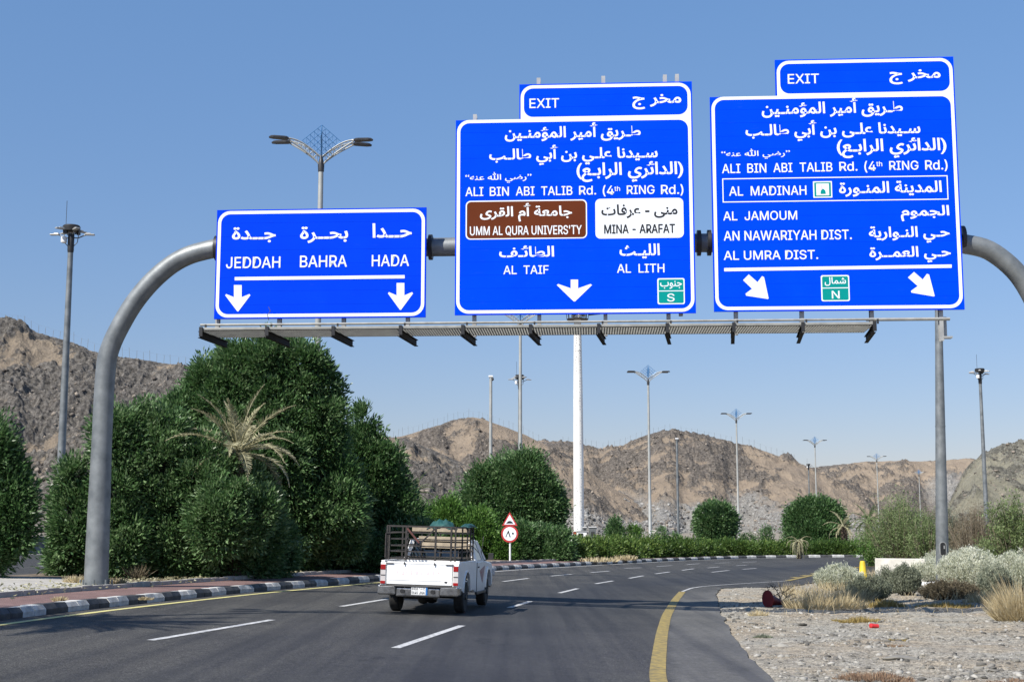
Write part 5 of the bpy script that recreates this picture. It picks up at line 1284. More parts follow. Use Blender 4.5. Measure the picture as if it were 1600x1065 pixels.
# light thicket, brown thicket and the tree at the right
def twiggy(name, label, cat, px, py_top, py_bot, half, d, n_br, m, seed, leaf=(.10, .03), per=26, n=900, group=None, tone=0, bark='bark', lean=0.0):
    """open shrub: many thin branches fanning from the base, small sparse leaves along them"""
    rr = random.Random(seed); rg_ = np.random.default_rng(seed)
    mpp = d / F; bx = P(px, 850, d)[0]; bz = 0.0
    g0_ = float(gz(bx, d)); bz = max(bz, g0_) if py_bot is not None else g0_
    hgt = P(px, py_top, d)[2] - g0_; hw = half * mpp
    t = thing(name, label, cat, (bx, d, g0_), 0, group); k = MB(); C = []; O = []
    for b_ in range(n_br):
        a = rr.uniform(0, math.tau); sp_ = rr.uniform(.05, 1.0) ** .7; h = hgt * (1 - .35 * sp_ ** 2) * rr.uniform(.7, 1.03)
        e = Vector((math.cos(a) * hw * sp_ + lean * hw, math.sin(a) * hw * .8 * sp_, h)); b0 = Vector((math.cos(a) * hw * .22 * rr.random(), math.sin(a) * hw * .2, 0))
        mid = b0.lerp(e, .5) + Vector((e.x * .12, e.y * .12, h * .08))
        k.tube([b0, mid, e], [.02 + hgt * .004, .012 + hgt * .002, .006], 4, False)
        for q in range(int(n / n_br)):
            s_ = rr.uniform(.25, 1.0); p = (b0.lerp(mid, s_ * 2) if s_ < .5 else mid.lerp(e, s_ * 2 - 1)); w_ = .10 + .12 * hw * (1.1 - .4 * s_)
            p = p + Vector((rr.gauss(0, w_), rr.gauss(0, w_), rr.gauss(0, w_))); C.append(p[:]); O.append((e - b0).normalized()[:])
    C = np.array(C); O = np.array(O); C[:, 2] = np.maximum(C[:, 2], .05)
    i = np.repeat(np.arange(len(C)), per); nn_ = len(i); off = rg_.normal(size=(nn_, 3)) * (.05 + .045 * hw)
    dr = O[i] * .6 + rg_.normal(size=(nn_, 3)) * .7; dr /= np.linalg.norm(dr, axis=1)[:, None]
    v, f = leaf_quads(rg_, C[i] + off, dr, leaf[0] * rg_.uniform(.6, 1.3, nn_), leaf[1] * rg_.uniform(.7, 1.3, nn_))
    v[:, 2] = np.maximum(v[:, 2], .02)
    tn = rg_.normal(size=len(C)) * .18
    link('foliage', np_mesh('foliage', v, f, m, var=np.repeat(np.clip(.5 + tone + tn[i] + rg_.normal(size=nn_) * .15, 0, 1), 4)), t)
    k.build('branches', 'twig_pale', t)
    return t
gS = 'wild thicket beyond the right verge'
twiggy('wild_shrub', 'light green feathery thicket left of the thick plain pole', 'shrub', 1405, 772, None, 62, 70, 90, 'leaf_acacia', 51, (.12, .03), 15, 1500, gS, .05)
twiggy('wild_shrub', 'bright green low bush at the left foot of the feathery thicket', 'shrub', 1362, 832, None, 26, 74, 40, 'leaf_bright', 52, (.13, .035), 18, 420, gS)
twiggy('wild_shrub', 'feathery green shrub touching the left side of the thick plain pole', 'shrub', 1448, 800, None, 32, 66, 50, 'leaf_acacia', 53, (.11, .03), 14, 600, gS, -.05)
twiggy('dry_shrub', 'brown leafless thicket right of the thick plain pole', 'shrub', 1520, 785, None, 45, 64, 130, 'leaf_brown', 54, (.14, .016), 12, 1000, gS, 0)
twiggy('dry_shrub', 'greyish thin shrub directly behind the thick plain pole', 'shrub', 1478, 790, None, 26, 68, 60, 'leaf_grey', 55, (.12, .025), 18, 420, gS)
twiggy('wild_shrub', 'dark green leafy shrub at the right edge above the pale bushes', 'shrub', 1585, 772, None, 44, 56, 70, 'leaf_acacia', 56, (.13, .04), 14, 900, gS, -.05)
twiggy('wild_shrub', 'yellowish green shrub between the brown thicket and the right edge', 'shrub', 1548, 835, None, 30, 58, 46, 'leaf_acacia', 57, (.11, .03), 13, 420, gS, .1)

# pale bushes on the verge
def bush(name, label, px, py_base, half, py_top, m, seed, n_st=150, per=30, leaf=(.055, .02), tone=0, group='pale bushes on the verge', bark='twig_dark', flat=.55, dd=0.0):
    rr = random.Random(seed); rg_ = np.random.default_rng(seed)
    g = VG(px, py_base); d = g[1]; mpp = d / F; hw = half * mpp; h = (py_base - py_top) * mpp
    t = thing(name, label, 'bush', (g[0], g[1] + hw * .4 + dd, g[2] - .03), 0, group); k = MB(); C = []; O = []
    for b_ in range(n_st):
        a = rr.uniform(0, math.tau); sp_ = math.sqrt(rr.random()); hh = h * (1 - .42 * sp_ ** 2.2) * rr.uniform(.72, 1.06)
        b0 = Vector((math.cos(a) * hw * .45 * sp_, math.sin(a) * hw * .45 * flat * sp_, 0)); e = Vector((math.cos(a) * hw * sp_, math.sin(a) * hw * flat * sp_ * 1.2, hh))
        mid = b0.lerp(e, .5) + Vector((e.x * .1, e.y * .1, -hh * .03))
        k.tube([b0, mid, e], [.008, .006, .003], 3, False)
        for q in range(9):
            s_ = .35 + .65 * (q + rr.random()) / 9; p = b0.lerp(mid, s_ * 2) if s_ < .5 else mid.lerp(e, s_ * 2 - 1)
            C.append(p[:]); O.append((e - mid).normalized()[:])
    C = np.array(C); O = np.array(O); i = np.repeat(np.arange(len(C)), per); nn_ = len(i)
    off = rg_.normal(size=(nn_, 3)) * .045; dr = O[i] * 1.0 + rg_.normal(size=(nn_, 3)) * .45 + np.array([0, 0, .2]); dr /= np.linalg.norm(dr, axis=1)[:, None]
    v, f = leaf_quads(rg_, C[i] + off, dr, leaf[0] * rg_.uniform(.6, 1.4, nn_), leaf[1] * rg_.uniform(.7, 1.3, nn_)); v[:, 2] = np.maximum(v[:, 2], .01)
    tn = rg_.normal(size=n_st)[np.arange(len(C)) // 9] * .12
    link('foliage', np_mesh('foliage', v, f, m, var=np.repeat(np.clip(.5 + tone + tn[i] + rg_.normal(size=nn_) * .16, 0, 1), 4)), t)
    k.build('stems', bark, t)
    return t
bush('pale_bush', 'pale green bush just left of the yellow cone, leaning over dry grass', 1316, 920, 38, 880, 'leaf_pale', 61, 170, 22, tone=-.1)
bush('dark_bush', 'dark bare-stemmed bush in front of the yellow cone', 1362, 936, 34, 898, 'leaf_grey', 62, 130, 11, tone=-.12)
bush('dark_bush', 'dark feathery bush standing before the white concrete block', 1420, 930, 24, 883, 'leaf_grey', 63, 150, 24, tone=-.02)
bush('dark_bush', 'sparser grey bush at the left side of the white concrete block', 1388, 926, 20, 886, 'leaf_grey', 64, 70, 18, tone=.1)
bush('pale_bush', 'whitish bush right of the white concrete block, below the thick pole', 1476, 914, 34, 874, 'leaf_pale', 65, 260, 24, tone=.05, dd=1.5)
bush('pale_bush', 'largest whitish bush, in the middle of the row right of the thick pole', 1524, 926, 52, 860, 'leaf_pale', 66, 420, 26, tone=.1)
bush('pale_bush', 'whitish bush with a yellow-green top behind the largest one', 1530, 895, 40, 858, 'leaf_pale', 67, 180, 22, tone=-.02, dd=4)
bush('dark_bush', 'grey-green upright bush in front of the largest whitish bush, to its right', 1560, 938, 28, 882, 'leaf_grey', 68, 150, 24, tone=.25)
bush('pale_bush', 'whitish bush at the right edge of the picture', 1598, 930, 44, 866, 'leaf_pale', 69, 300, 24, tone=.02)
bush('dark_bush', 'brownish shaded bush beneath the front of the largest whitish bush', 1490, 938, 46, 908, 'leaf_brown', 70, 170, 12, tone=-.25)
# straw coloured grass tufts, and low weeds
def tuft(name, label, px, py, half, h_px, m, seed, n=900, group='dry grass tufts on the verge', cat='grass', bl=.012, tone=0, flat=.6):
    rg_ = np.random.default_rng(seed); g = VG(px, py); mpp = g[1] / F; hw = half * mpp; h = h_px * mpp
    a = rg_.uniform(0, 6.283, n); r_ = np.sqrt(rg_.random(n)); bx = np.cos(a) * r_ * hw; by = np.sin(a) * r_ * hw * flat
    bz_ = verge_z((g[0] + bx)[None, :], (g[1] + by)[None, :])[0] - g[2]
    base = np.stack([bx, by, bz_ - .01], 1)
    dr = np.stack([np.cos(a) * r_ * .7 + rg_.normal(size=n) * .35, np.sin(a) * r_ * .6 + rg_.normal(size=n) * .35, np.full(n, 1.0)], 1); dr /= np.linalg.norm(dr, axis=1)[:, None]
    v, f = leaf_quads(rg_, base, dr, h * rg_.uniform(.30, 1.2, n) * (1.15 - .6 * r_) * (.6 + .8 * vnoise(bx * 5 + 20, by * 5 + 20, seed)), np.full(n, bl) * rg_.uniform(.6, 1.4, n), 0.05)
    o = link(name, np_mesh(name, v, f, m, var=np.repeat(np.clip(.5 + tone + rg_.normal(size=n) * .22, 0, 1), 4)), None, (g[0], g[1], g[2]))
    tag(o, label, cat, group); return o
tuft('grass_tuft', 'wide straw-coloured grass tuft in front of the pale bush, right of the fallen red cone', 1290, 946, 62, 30, 'straw', 81, 2600)
tuft('grass_tuft', 'straw grass between the pale bush and the dark bush', 1330, 938, 26, 34, 'straw', 82, 900, tone=-.08)
tuft('grass_tuft', 'tall golden grass tuft at the right edge of the picture', 1600, 970, 42, 62, 'straw', 83, 2600, tone=.02)
tuft('grass_tuft', 'shorter golden grass left of the tall tuft at the right edge', 1568, 950, 26, 34, 'straw', 84, 1000, tone=-.05)
tuft('grass_tuft', 'small pale tuft close in front of the fallen red cone', 1185, 962, 14, 12, 'straw', 85, 350, tone=.2)
tuft('grass_tuft', 'straw grass in front of the shaded bush under the largest whitish bush', 1540, 944, 34, 20, 'straw', 86, 900, tone=-.15)
tuft('grass_tuft', 'pale straw strip around the foot of the thick plain pole', 1455, 880, 20, 22, 'straw', 87, 600, tone=.05)
tuft('weed_patch', 'low green weed on the gravel near the asphalt edge', 1192, 994, 15, 8, 'leaf_grey', 88, 500, 'low weeds on the gravel', 'weed')
tuft('weed_patch', 'wide rust-coloured weed patch near the bottom of the gravel', 1365, 1048, 62, 11, 'rust_weed', 89, 1500, 'low weeds on the gravel', 'weed')
tuft('weed_patch', 'rust-coloured weed at the lower right corner', 1585, 1062, 44, 8, 'rust_weed', 90, 600, 'low weeds on the gravel', 'weed')
tuft('weed_patch', 'ochre weed patch below the white concrete block', 1475, 948, 44, 10, 'ochre_weed', 91, 1500, 'low weeds on the gravel', 'weed')
tuft('weed_patch', 'ochre weed patch beyond the crushed red can', 1340, 964, 40, 12, 'ochre_weed', 92, 1400, 'low weeds on the gravel', 'weed')
tuft('weed_patch', 'ochre and brown weed at the foot of the dark bush', 1385, 945, 30, 16, 'ochre_weed', 93, 900, 'low weeds on the gravel', 'weed')
tuft('weed_patch', 'small ochre weed on open gravel right of the crushed red can', 1402, 992, 14, 7, 'ochre_weed', 94, 350, 'low weeds on the gravel', 'weed')
tuft('weed_patch', 'faint reddish weed above the broad pale stone', 1410, 1005, 24, 8, 'rust_weed', 95, 500, 'low weeds on the gravel', 'weed', tone=.2)
# thin dry grass standing loosely all over the back of the verge
rg = np.random.default_rng(99); n = 60000
xx = rg.uniform(6, 24, n); yy = rg.uniform(30, 62, n); dn = fbm(xx * .5 + 4, yy * .3, 44, 4); px_ = 800 + F * xx / yy
dd_ = sdist(xx, yy, ROADPOLY)
wy = np.exp(-((yy - 39.5) / 4.5) ** 2) + np.where(yy > 41, .7, 0)
keep = (dd_ > .6) & (rg.random(n) < np.clip((dn - .40) * 5, 0, 1) * wy) & (px_ > 1215 + (yy > 44) * 60)
xx, yy = xx[keep], yy[keep]; n = len(xx); zz = verge_z(xx[None, :], yy[None, :])[0]
dr = np.stack([rg.normal(size=n) * .45, rg.normal(size=n) * .45, np.ones(n)], 1); dr /= np.linalg.norm(dr, axis=1)[:, None]
hh = .10 + .28 * np.clip((fbm(xx * .8, yy * .5, 46, 3) - .4) * 3, 0, 1)
v, f = leaf_quads(rg, np.stack([xx, yy, zz - .01], 1), dr, hh * rg.uniform(.5, 1.3, n), np.full(n, .014), .05)
o = link('dry_grass', np_mesh('dry_grass', v, f, 'straw', var=np.repeat(np.clip(rg.normal(size=n) * .25 + .45, 0, 1), 4))); o['kind'] = 'stuff'
# dry growth at the foot of the gantry post and on the median edge
def med_tuft(name, label, px, py, half, h_px, m, seed, n=400, tone=0.0, bl=.02):
    rg_ = np.random.default_rng(seed); q = G(px, py, .15); z = float(gz(*q)) + .14; mpp = q[1] / F; hw = half * mpp; h = h_px * mpp
    a = rg_.uniform(0, 6.283, n); r_ = np.sqrt(rg_.random(n)); base = np.stack([np.cos(a) * r_ * hw, np.sin(a) * r_ * hw * .6, 0 * a], 1)
    dr = np.stack([np.cos(a) * r_ * .6 + rg_.normal(size=n) * .5, rg_.normal(size=n) * .5, np.full(n, 1.0)], 1); dr /= np.linalg.norm(dr, axis=1)[:, None]
    v, f = leaf_quads(rg_, base, dr, h * rg_.uniform(.4, 1.1, n), np.full(n, bl), .1)
    tag(link(name, np_mesh(name, v, f, m, var=np.repeat(np.clip(.5 + tone + rg_.normal(size=n) * .2, 0, 1), 4)), None, (q[0], q[1], z)), label, 'weed', 'dry weeds on the median edge')
med_tuft('dry_weed', 'bleached dry weed on the left side of the gantry post foot', 122, 912, 20, 16, 'straw', 101, 500, .15)
med_tuft('dry_weed', 'brownish dry weed on the right side of the gantry post foot', 184, 914, 11, 15, 'straw', 102, 220, -.2)
med_tuft('dry_weed', 'small yellow weed on the red pavers left of the gantry post', 93, 938, 9, 9, 'straw', 103, 200, .0)
med_tuft('dry_weed', 'dead twiggy weed under the bush right of the gantry post', 214, 902, 12, 24, 'leaf_brown', 104, 200, .2)
med_tuft('dry_weed', 'small green-grey weed growing at the kerb in front of the bushes', 228, 936, 10, 6, 'straw', 105, 200, -.1)
med_tuft('dry_weed', 'pale dry grass at the far kerb below the yellow-green hedge', 935, 877, 30, 9, 'straw', 106, 400, .1, .05)
med_tuft('dry_weed', 'pale dry grass at the far kerb near the lamp on the hedge', 978, 875, 16, 10, 'straw', 107, 300, .1, .05)

# palms
def palm(name, label, px, py, d, nf, length, m, seed, trunk_r=.16, group=None, droop=1.0, up0=1.25, loc=None, h=None, dead=0.0):
    rr = random.Random(seed); rg_ = np.random.default_rng(seed)
    if loc is None:
        c = P(px, py, d); bz = float(gz(c[0], d)); h = c[2] - bz; loc = (c[0], d, bz)
    t = thing(name, label, 'palm tree', loc, 0, group)
    k = MB(); k.tube([(0, 0, 0), (.06, 0, h * .5), (0, 0, h)], [trunk_r * 1.25, trunk_r, trunk_r * 1.15], 10)
    for q in range(int(h / .14)):
        for w_ in range(6):
            a = w_ * math.tau / 6 + q * .5; z = q * .14; k.beam((trunk_r * .9 * math.cos(a), trunk_r * .9 * math.sin(a), z), (trunk_r * 1.5 * math.cos(a), trunk_r * 1.5 * math.sin(a), z + .14), .09, .03)
    k.build('trunk', 'bark', t)
    for i in range(nf):
        a = i * 2.399 + rr.uniform(-.3, .3); el = up0 - (i / nf) ** .8 * 1.75 + rr.uniform(-.12, .12); ln = length * rr.uniform(.8, 1.1)
        pts = []; p = Vector((0, 0, h)); e_ = el; n = 14
        for s_ in range(n + 1):
            pts.append(p.copy()); p = p + Vector((math.cos(a) * math.cos(e_), math.sin(a) * math.cos(e_), math.sin(e_))) * (ln / n); e_ -= (.05 + .17 * (s_ / n)) * droop * (.40 + .75 * i / nf); e_ = max(e_, -1.5)
        fr = MB(); fr.tube(pts, [.028 - .0015 * q for q in range(n + 1)], 4, False)
        vv, ff = fr.v, fr.f
        S = np.array([q[:] for q in pts]); m_ = 80; u = np.linspace(.10, .995, m_); B = np.stack([np.interp(u * n, np.arange(n + 1), S[:, j]) for j in range(3)], 1)
        T_ = np.gradient(B, axis=0); T_ /= np.linalg.norm(T_, axis=1)[:, None]; sd = np.cross(T_, [0, 0, 1.]); sd /= np.linalg.norm(sd, axis=1)[:, None] + 1e-9; nu = np.cross(sd, T_)
        Vs = []; vr = []
        for sg in (-1, 1):
            dr = T_ * .75 + sd * sg * .75 + nu * .28 + rg_.normal(size=(m_, 3)) * .12 - np.array([0, 0, .18]); dr /= np.linalg.norm(dr, axis=1)[:, None]
            lnn = ln * .15 * np.sin(np.clip(u * 1.05, 0, 1) * math.pi * .9 + .25) * rg_.uniform(.8, 1.1, m_); lnn = np.maximum(lnn, .05)
            v, f = leaf_quads(rg_, B, dr, lnn, np.full(m_, .012 * length), .1); Vs.append(v)
        v = np.vstack(Vs); nl = len(v) // 4; tone_ = np.clip(.5 + rr.uniform(-.25, .25) + rg_.normal(size=nl) * .12, 0, 1)
        allv = np.vstack([np.array([tuple(q) for q in vv]), v]); f4 = [tuple(q) for q in ff] + [tuple(int(w) + len(vv) for w in (4 * q, 4 * q + 1, 4 * q + 2, 4 * q + 3)) for q in range(nl)]
        link('frond', np_mesh('frond', allv, np.array(f4), m, var=np.r_[np.full(len(vv), .6), np.repeat(tone_, 4)]), t)
    return t
palm('date_palm', 'half dry palm with drooping straw-coloured fronds in the middle of the big green clump', 372, 708, 38.0, 26, 2.05, 'frond_dry', 7, .12, 'palms', .85, 1.52)
palm('date_palm', 'small far palm left of the feathery green thicket', 1357, 812, 96, 18, 1.6, 'frond', 8, .2, 'palms')
palm('date_palm', 'slender far palm partly hidden behind the square dark tree', 1318, 822, 100, 14, 1.7, 'frond_dry', 9, .2, 'palms', 1.2)
palm('drooping_plant', 'small dry plant with drooping grey leaves in the gap of the hedge', 1248, 846, 90, 26, 1.05, 'frond_dry', 10, .12, 'palms', 2.6, .9)
palm('date_palm', 'grey-green low palm at the right slope of the big clump', 648, 770, 95, 16, 1.9, 'frond', 12, .2, 'palms', 1.1)
sh = G(110, 970); hl = 7.0; kx = sh[0] - SUN_DIR.x / -SUN_DIR.z * hl; ky = sh[1] - SUN_DIR.y / -SUN_DIR.z * hl
palm('date_palm', 'green palm standing on the median just left of the picture', 0, 0, 0, 46, 2.7, 'frond', 13, .2, 'palms', .8, loc=(kx, ky, float(gz(kx, ky)) + .1), h=6.4)
# dead twig bush beside the fallen cone
g = VG(1218, 945); t = thing('dead_bush', 'leafless dark twigs sticking up right behind the fallen red cone', 'dead plant', tuple(g)); k = MB(); rr = random.Random(5)
def twig(p, d_, ln, r_, lv):
    e = p + d_ * ln; k.tube([p, p.lerp(e, .5) + Vector((rr.gauss(0, .02), rr.gauss(0, .02), 0)), e], [r_, r_ * .8, r_ * .5], 4, False)
    if lv:
        for _ in range(4): twig(p.lerp(e, rr.uniform(.3, 1)), (d_ + Vector((rr.gauss(0, .6), rr.gauss(0, .5), rr.gauss(0, .35)))).normalized(), ln * .55, r_ * .6, lv - 1)
for a in (-.7, -.2, .3, .8, 1.2, -1.1): twig(Vector((0, 0, 0)), Vector((math.sin(a), rr.uniform(-.3, .3), math.cos(a))).normalized(), .36, .014, 2)
k.build('twigs', 'twig_dark', t)

# ------------------------------------------------------------------ verge furniture
p = G(1407, 905, 0.0); a = P(1369, 890, 50.5); b_ = P(1447, 890, 49.5)
zt = P(1369, 871.5, 50.5)[2]; zg = float(gz(a[0], 50)); rz = math.atan2(b_[1] - a[1], b_[0] - a[0]); ln = math.hypot(b_[0] - a[0], b_[1] - a[1])
t = thing('concrete_block', 'cream-white concrete barrier block standing behind the dark feathery bush', 'barrier', ((a[0] + b_[0]) / 2, (a[1] + b_[1]) / 2, zg), rz)
k = MB(); k.prism([(-.28, 0), (-.28, .12), (-.14, .40), (-.11, zt - zg), (.11, zt - zg), (.14, .40), (.28, .12), (.28, 0)], -ln / 2, ln / 2, 'x'); k.build('block', 'barrier', t, bevel=.02)
k = MB(); k.box((-ln * .3, -.2, .05), (.25, .14, .1)); k.box((ln * .3, -.2, .05), (.25, .14, .1)); k.build('foot_slot', 'black_steel', t)
c = P(1348, 888, 52); zg = float(gz(c[0], c[1])); h = P(1348, 876, 52)[2] - zg
t = thing('yellow_cone', 'tall yellow plastic cone standing beside the white concrete block', 'traffic cone', (c[0], c[1], zg))
k = MB(); k.lathe([(.20, 0.04), (.17, .10), (.10, h - .06), (.085, h), (.04, h + .012)], n=18); k.build('cone', 'cone_yellow', t, 40)
k = MB(); k.box((0, 0, .025), (.5, .5, .05)); k.build('base', 'cone_yellow', t, bevel=.02)
g = VG(1200, 948); t = thing('fallen_cone', 'faded dark red traffic cone lying on its side by the asphalt edge', 'traffic cone', (g[0], g[1], g[2] + .02), math.radians(-62))
def ccone(): 
    k = MB(); n = 20; vs = []; prof_ = [(.0, .20), (.02, .20), (.05, .15), (.30, .09), (.52, .035), (.54, .02)]
    for x, r_ in prof_:
        for q in range(n): a = q * math.tau / n; vs.append((r_ * math.cos(a), x, .18 + r_ * math.sin(a) - x * .22))
    fs = [(i * n + q, i * n + (q + 1) % n, (i + 1) * n + (q + 1) % n, (i + 1) * n + q) for i in range(5) for q in range(n)] + [tuple((5 * n) + q for q in range(n))]
    k.add(vs, fs); return k
ccone().build('cone', 'cone_red', t, 50)
k = MB(); k.lathe([(.17, -.012), (.215, -.012), (.215, .012), (.17, .012)], (0, 0, .18), 20, 'y'); k.build('base_ring', 'cone_red', t, 50)
g = VG(1365, 974); o = MB().lathe([(.03, -.09), (.06, -.07), (.055, .05), (.062, .08), (.04, .09)], (0, 0, .05), 12, 'x').build('crushed_can', 'can_red', None, 40, bevel=0); o.location = tuple(g); o.rotation_euler = (0, .1, .3); o.scale = (1, 1, .8)
tag(o, 'small crushed red can on the gravel below the white concrete block', 'litter')
def rag(name, label, px, py, w_, m, seed):
    g = VG(px, py); rg_ = np.random.default_rng(seed); n = 12; X, Y = np.meshgrid(np.linspace(-1, 1, n), np.linspace(-1, 1, n))
    Z = .22 * fbm(X * 1.7 + 9, Y * 1.7 + seed, seed, 3) * np.clip(1.2 - X ** 2 - Y ** 2, 0, 1) * 2; X2 = X * w_ * (1 + .2 * vnoise(Y * 3 + 9, X * 0 + 3, seed)); Y2 = Y * w_ * .6
    v = np.stack([X2, Y2, Z * w_ + .01], -1).reshape(-1, 3); i = np.arange(n - 1)[:, None] * n + np.arange(n - 1)[None, :]; f = np.stack([i, i + 1, i + n + 1, i + n], -1).reshape(-1, 4)
    o = link(name, np_mesh(name, v, f, m), None, (g[0], g[1], g[2])); tag(o, label, 'litter')
rag('plastic_bag', 'white crumpled plastic bag between the concrete block and the whitish bushes', 1450, 914, .42, 'white', 3)
M['litter_blue'] = mat('pale_blue_plastic', (0.45, 0.58, 0.68), (0.6, 0.68, 0.72), 6, .5)
rag('plastic_bag', 'pale blue plastic scrap left of the tall golden grass', 1567, 955, .22, 'litter_blue', 4)
rag('plastic_bag', 'tiny pale lilac scrap in the straw grass before the pale bush', 1317, 944, .12, 'litter_blue', 5)
# litter and leaf debris at the foot of the median bushes
rg = np.random.default_rng(77); n = 2600; ii = rg.integers(0, 400, n)
kq = resample(offset_line(KERB[(KERB[:, 1] > 24) & (KERB[:, 1] < 60)], 2.6), .1); q = kq[rg.integers(0, len(kq), n)] + rg.normal(size=(n, 2)) * .45
dr = rg.normal(size=(n, 3)) * np.array([1, 1, .25]); dr /= np.linalg.norm(dr, axis=1)[:, None]
v, f = leaf_quads(rg, np.stack([q[:, 0], q[:, 1], gz(q[:, 0], q[:, 1]) + .19], 1), dr, rg.uniform(.05, .13, n), rg.uniform(.02, .05, n))
o = link('fallen_leaves', np_mesh('fallen_leaves', v, f, 'frond_dry', var=np.repeat(rg.random(n), 4))); o['kind'] = 'stuff'

# ------------------------------------------------------------------ the pickup truck
HD_ = math.atan2(-0.64 + 1.01, 31.49 - 28.58)          # heading, to the right of the view axis
TX, TY = -1.70, 28.55; TZ = float(gz(TX, TY)) + .005
truck = thing('pickup_truck', 'old white pickup truck driving away with a dark steel cage on its bed', 'truck', (TX, TY, TZ), -HD_)
truck.rotation_euler = (0.0, math.radians(1.6), -HD_)
HWD = .775
def arch(cy, r_, z0, n=12): return [(cy + r_ * math.cos(math.pi * (1 - q / n)), z0 + r_ * math.sin(math.pi * q / n)) for q in range(n + 1)]
# bed sides with the rear wheel arch; a slight swell over the wheel
for sx_ in (-1, 1):
    pf = [(-1.02, .50), (-.44, .44)] + arch(0, .40, .42)[1:-1] + [(.46, .42), (1.12, .42), (1.12, 1.0), (-1.02, 1.0)]
    k = MB(); k.prism(pf, sx_ * (HWD - .05), sx_ * HWD, 'x'); k.build('bed_side', 'truck', truck, bevel=.012)
    k = MB(); k.box((sx_ * (HWD - .03), .05, 1.012), (.075, 2.12, .03)); k.build('bed_rail', 'truck', truck, bevel=.01)
    k = MB()
    ar = arch(0, .425, .42, 16); ai = arch(0, .395, .42, 16); n = 17
    vs = [(sx_ * (HWD + .018), y, z) for y, z in ai] + [(sx_ * (HWD + .018), y, z) for y, z in ar] + [(sx_ * (HWD - .01), y, z) for y, z in ai] + [(sx_ * (HWD - .01), y, z) for y, z in ar]
    k.add(vs, [(i, i + 1, i + n + 1, i + n) for i in range(n - 1)] + [(i + 2 * n, i, i + n, i + 3 * n)[::1] for i in (0,)] + [(i, i + 2 * n, i + 1 + 2 * n, i + 1) for i in range(n - 1)] + [(i + n, i + n + 1, i + 3 * n + 1, i + 3 * n) for i in range(n - 1)])
    k.build('wheel_arch_lip', 'truck', truck)
    for q in range(9):
        k = MB(); k.box((sx_ * (HWD - .02), -.75 + q * .2, 1.035), (.03, .05, .02)); k.build('rail_hook', 'chrome', truck)
k = MB(); k.box((0, .05, .62), (HWD * 2 - .1, 2.1, .03)); k.box((0, 1.09, .80), (HWD * 2 - .1, .04, .40)); k.build('bed_floor', 'truck', truck)
for s_ in (-1, 1): MB().box((s_ * (HWD - .20), .0, .72), (.26, .96, .46)).build('wheel_well', 'black_steel', truck, bevel=.03)
# tailgate, framed, with a stamped field and faded lettering stains
tg = MB().box((0, -1.045, .79), (1.30, .045, .44)).build('tailgate', 'truck', truck, bevel=.012)
k = MB(); k.box((0, -1.071, .66), (1.22, .006, .012)); k.box((0, -1.071, .985), (1.26, .006, .02)); k.build('pressed_line', 'truck', tg)
rr = random.Random(3)
for i, x in enumerate((-.44, -.33, -.27, -.16, -.06, .04, .16, .27, .38)):
    k = MB(); w_ = rr.uniform(.02, .07); h_ = rr.uniform(.03, .09); k.box((x, -1.0695, .80 + rr.uniform(-.01, .02)), (w_, .003, h_)); k.build('faded_mark', 'faded', tg)
for x in (-.30, .30): MB().tube([(x, -1.06, .99), (x, -1.095, 1.0), (x, -1.09, .955)], .013, 6).build('latch', 'dark_metal', tg)
for s_ in (-1, 1): MB().box((s_ * .60, -1.08, .975), (.16, .02, .016)).build('chain_hook', 'chrome', tg)
MB().box((.53, -1.07, .635), (.05, .004, .03)).build('badge', 'dark_metal', tg)
for s_ in (-1, 1):
    k = MB(); k.box((s_ * (HWD - .055), -1.03, .745), (.12, .07, .49)); k.build('corner_post', 'truck', truck, bevel=.015)
    lh = MB(); lh.box((s_ * (HWD - .052), -1.069, .765), (.105, .02, .38)); tl = lh.build('tail_light', 'lens_white', truck, bevel=.008)
    MB().box((s_ * (HWD - .052), -1.082, .90), (.098, .012, .10)).build('red_lens', 'lens_red', tl, bevel=.004)
    MB().box((s_ * (HWD - .052), -1.082, .605), (.098, .012, .055)).build('red_lens', 'lens_red', tl, bevel=.004)
    MB().box((s_ * (HWD - .052), -1.082, .745), (.090, .010, .012)).build('lens_bar', 'dark_metal', tl)
# bumper: chromed step with a recess for the plate
bp = MB(); xs_ = [-.80, -.74, -.45, -.30, .30, .45, .74, .80]
for (xa, xb, ya, yb, z0, z1) in [(-.80, -.44, -1.20, -1.08, .37, .56), (.44, .80, -1.20, -1.08, .37, .56), (-.44, .44, -1.17, -1.08, .34, .52)]: bp.box(((xa + xb) / 2, (ya + yb) / 2, (z0 + z1) / 2), (xb - xa, yb - ya, z1 - z0))
bu = bp.build('bumper', 'chrome', truck, bevel=.03)
MB().box((0, -1.14, .545), (1.52, .12, .03)).build('bumper_step', 'dark_metal', bu, bevel=.008)
for s_ in (-1, 1): MB().lathe([(.045, -1.215), (.04, -1.195)], (s_ * .30, 0, .45), 12, 'y').build('bumper_hole', 'black_steel', bu)
for s_ in (-1, 1): MB().box((s_ * .79, -1.0, .465), (.05, .26, .17)).build('bumper_end', 'chrome', bu, bevel=.03)
pl = MB().box((.035, -1.185, .465), (.32, .012, .165)).build('number_plate', 'white', truck, bevel=.004)
MB().box((.177, -1.1925, .465), (.036, .004, .160)).build('plate_band', 'plate_blue', pl)
def tiny(s_, x0_, x1_, z0_, z1_, arabic=False):
    v, f = text_geo(shape_arabic(s_) if arabic else s_, .01, latin=not (arabic or ord(s_[0]) > 255)); mn, mx = v.min(0), v.max(0)
    k = MB(); k.add(np.stack([x0_ + (v[:, 0] - mn[0]) / (mx[0] - mn[0]) * (x1_ - x0_), 0 * v[:, 0] - 1.1935, z0_ + (v[:, 1] - mn[1]) / (mx[1] - mn[1]) * (z1_ - z0_)], 1), f); k.build('plate_lettering', 'sign_black', pl)
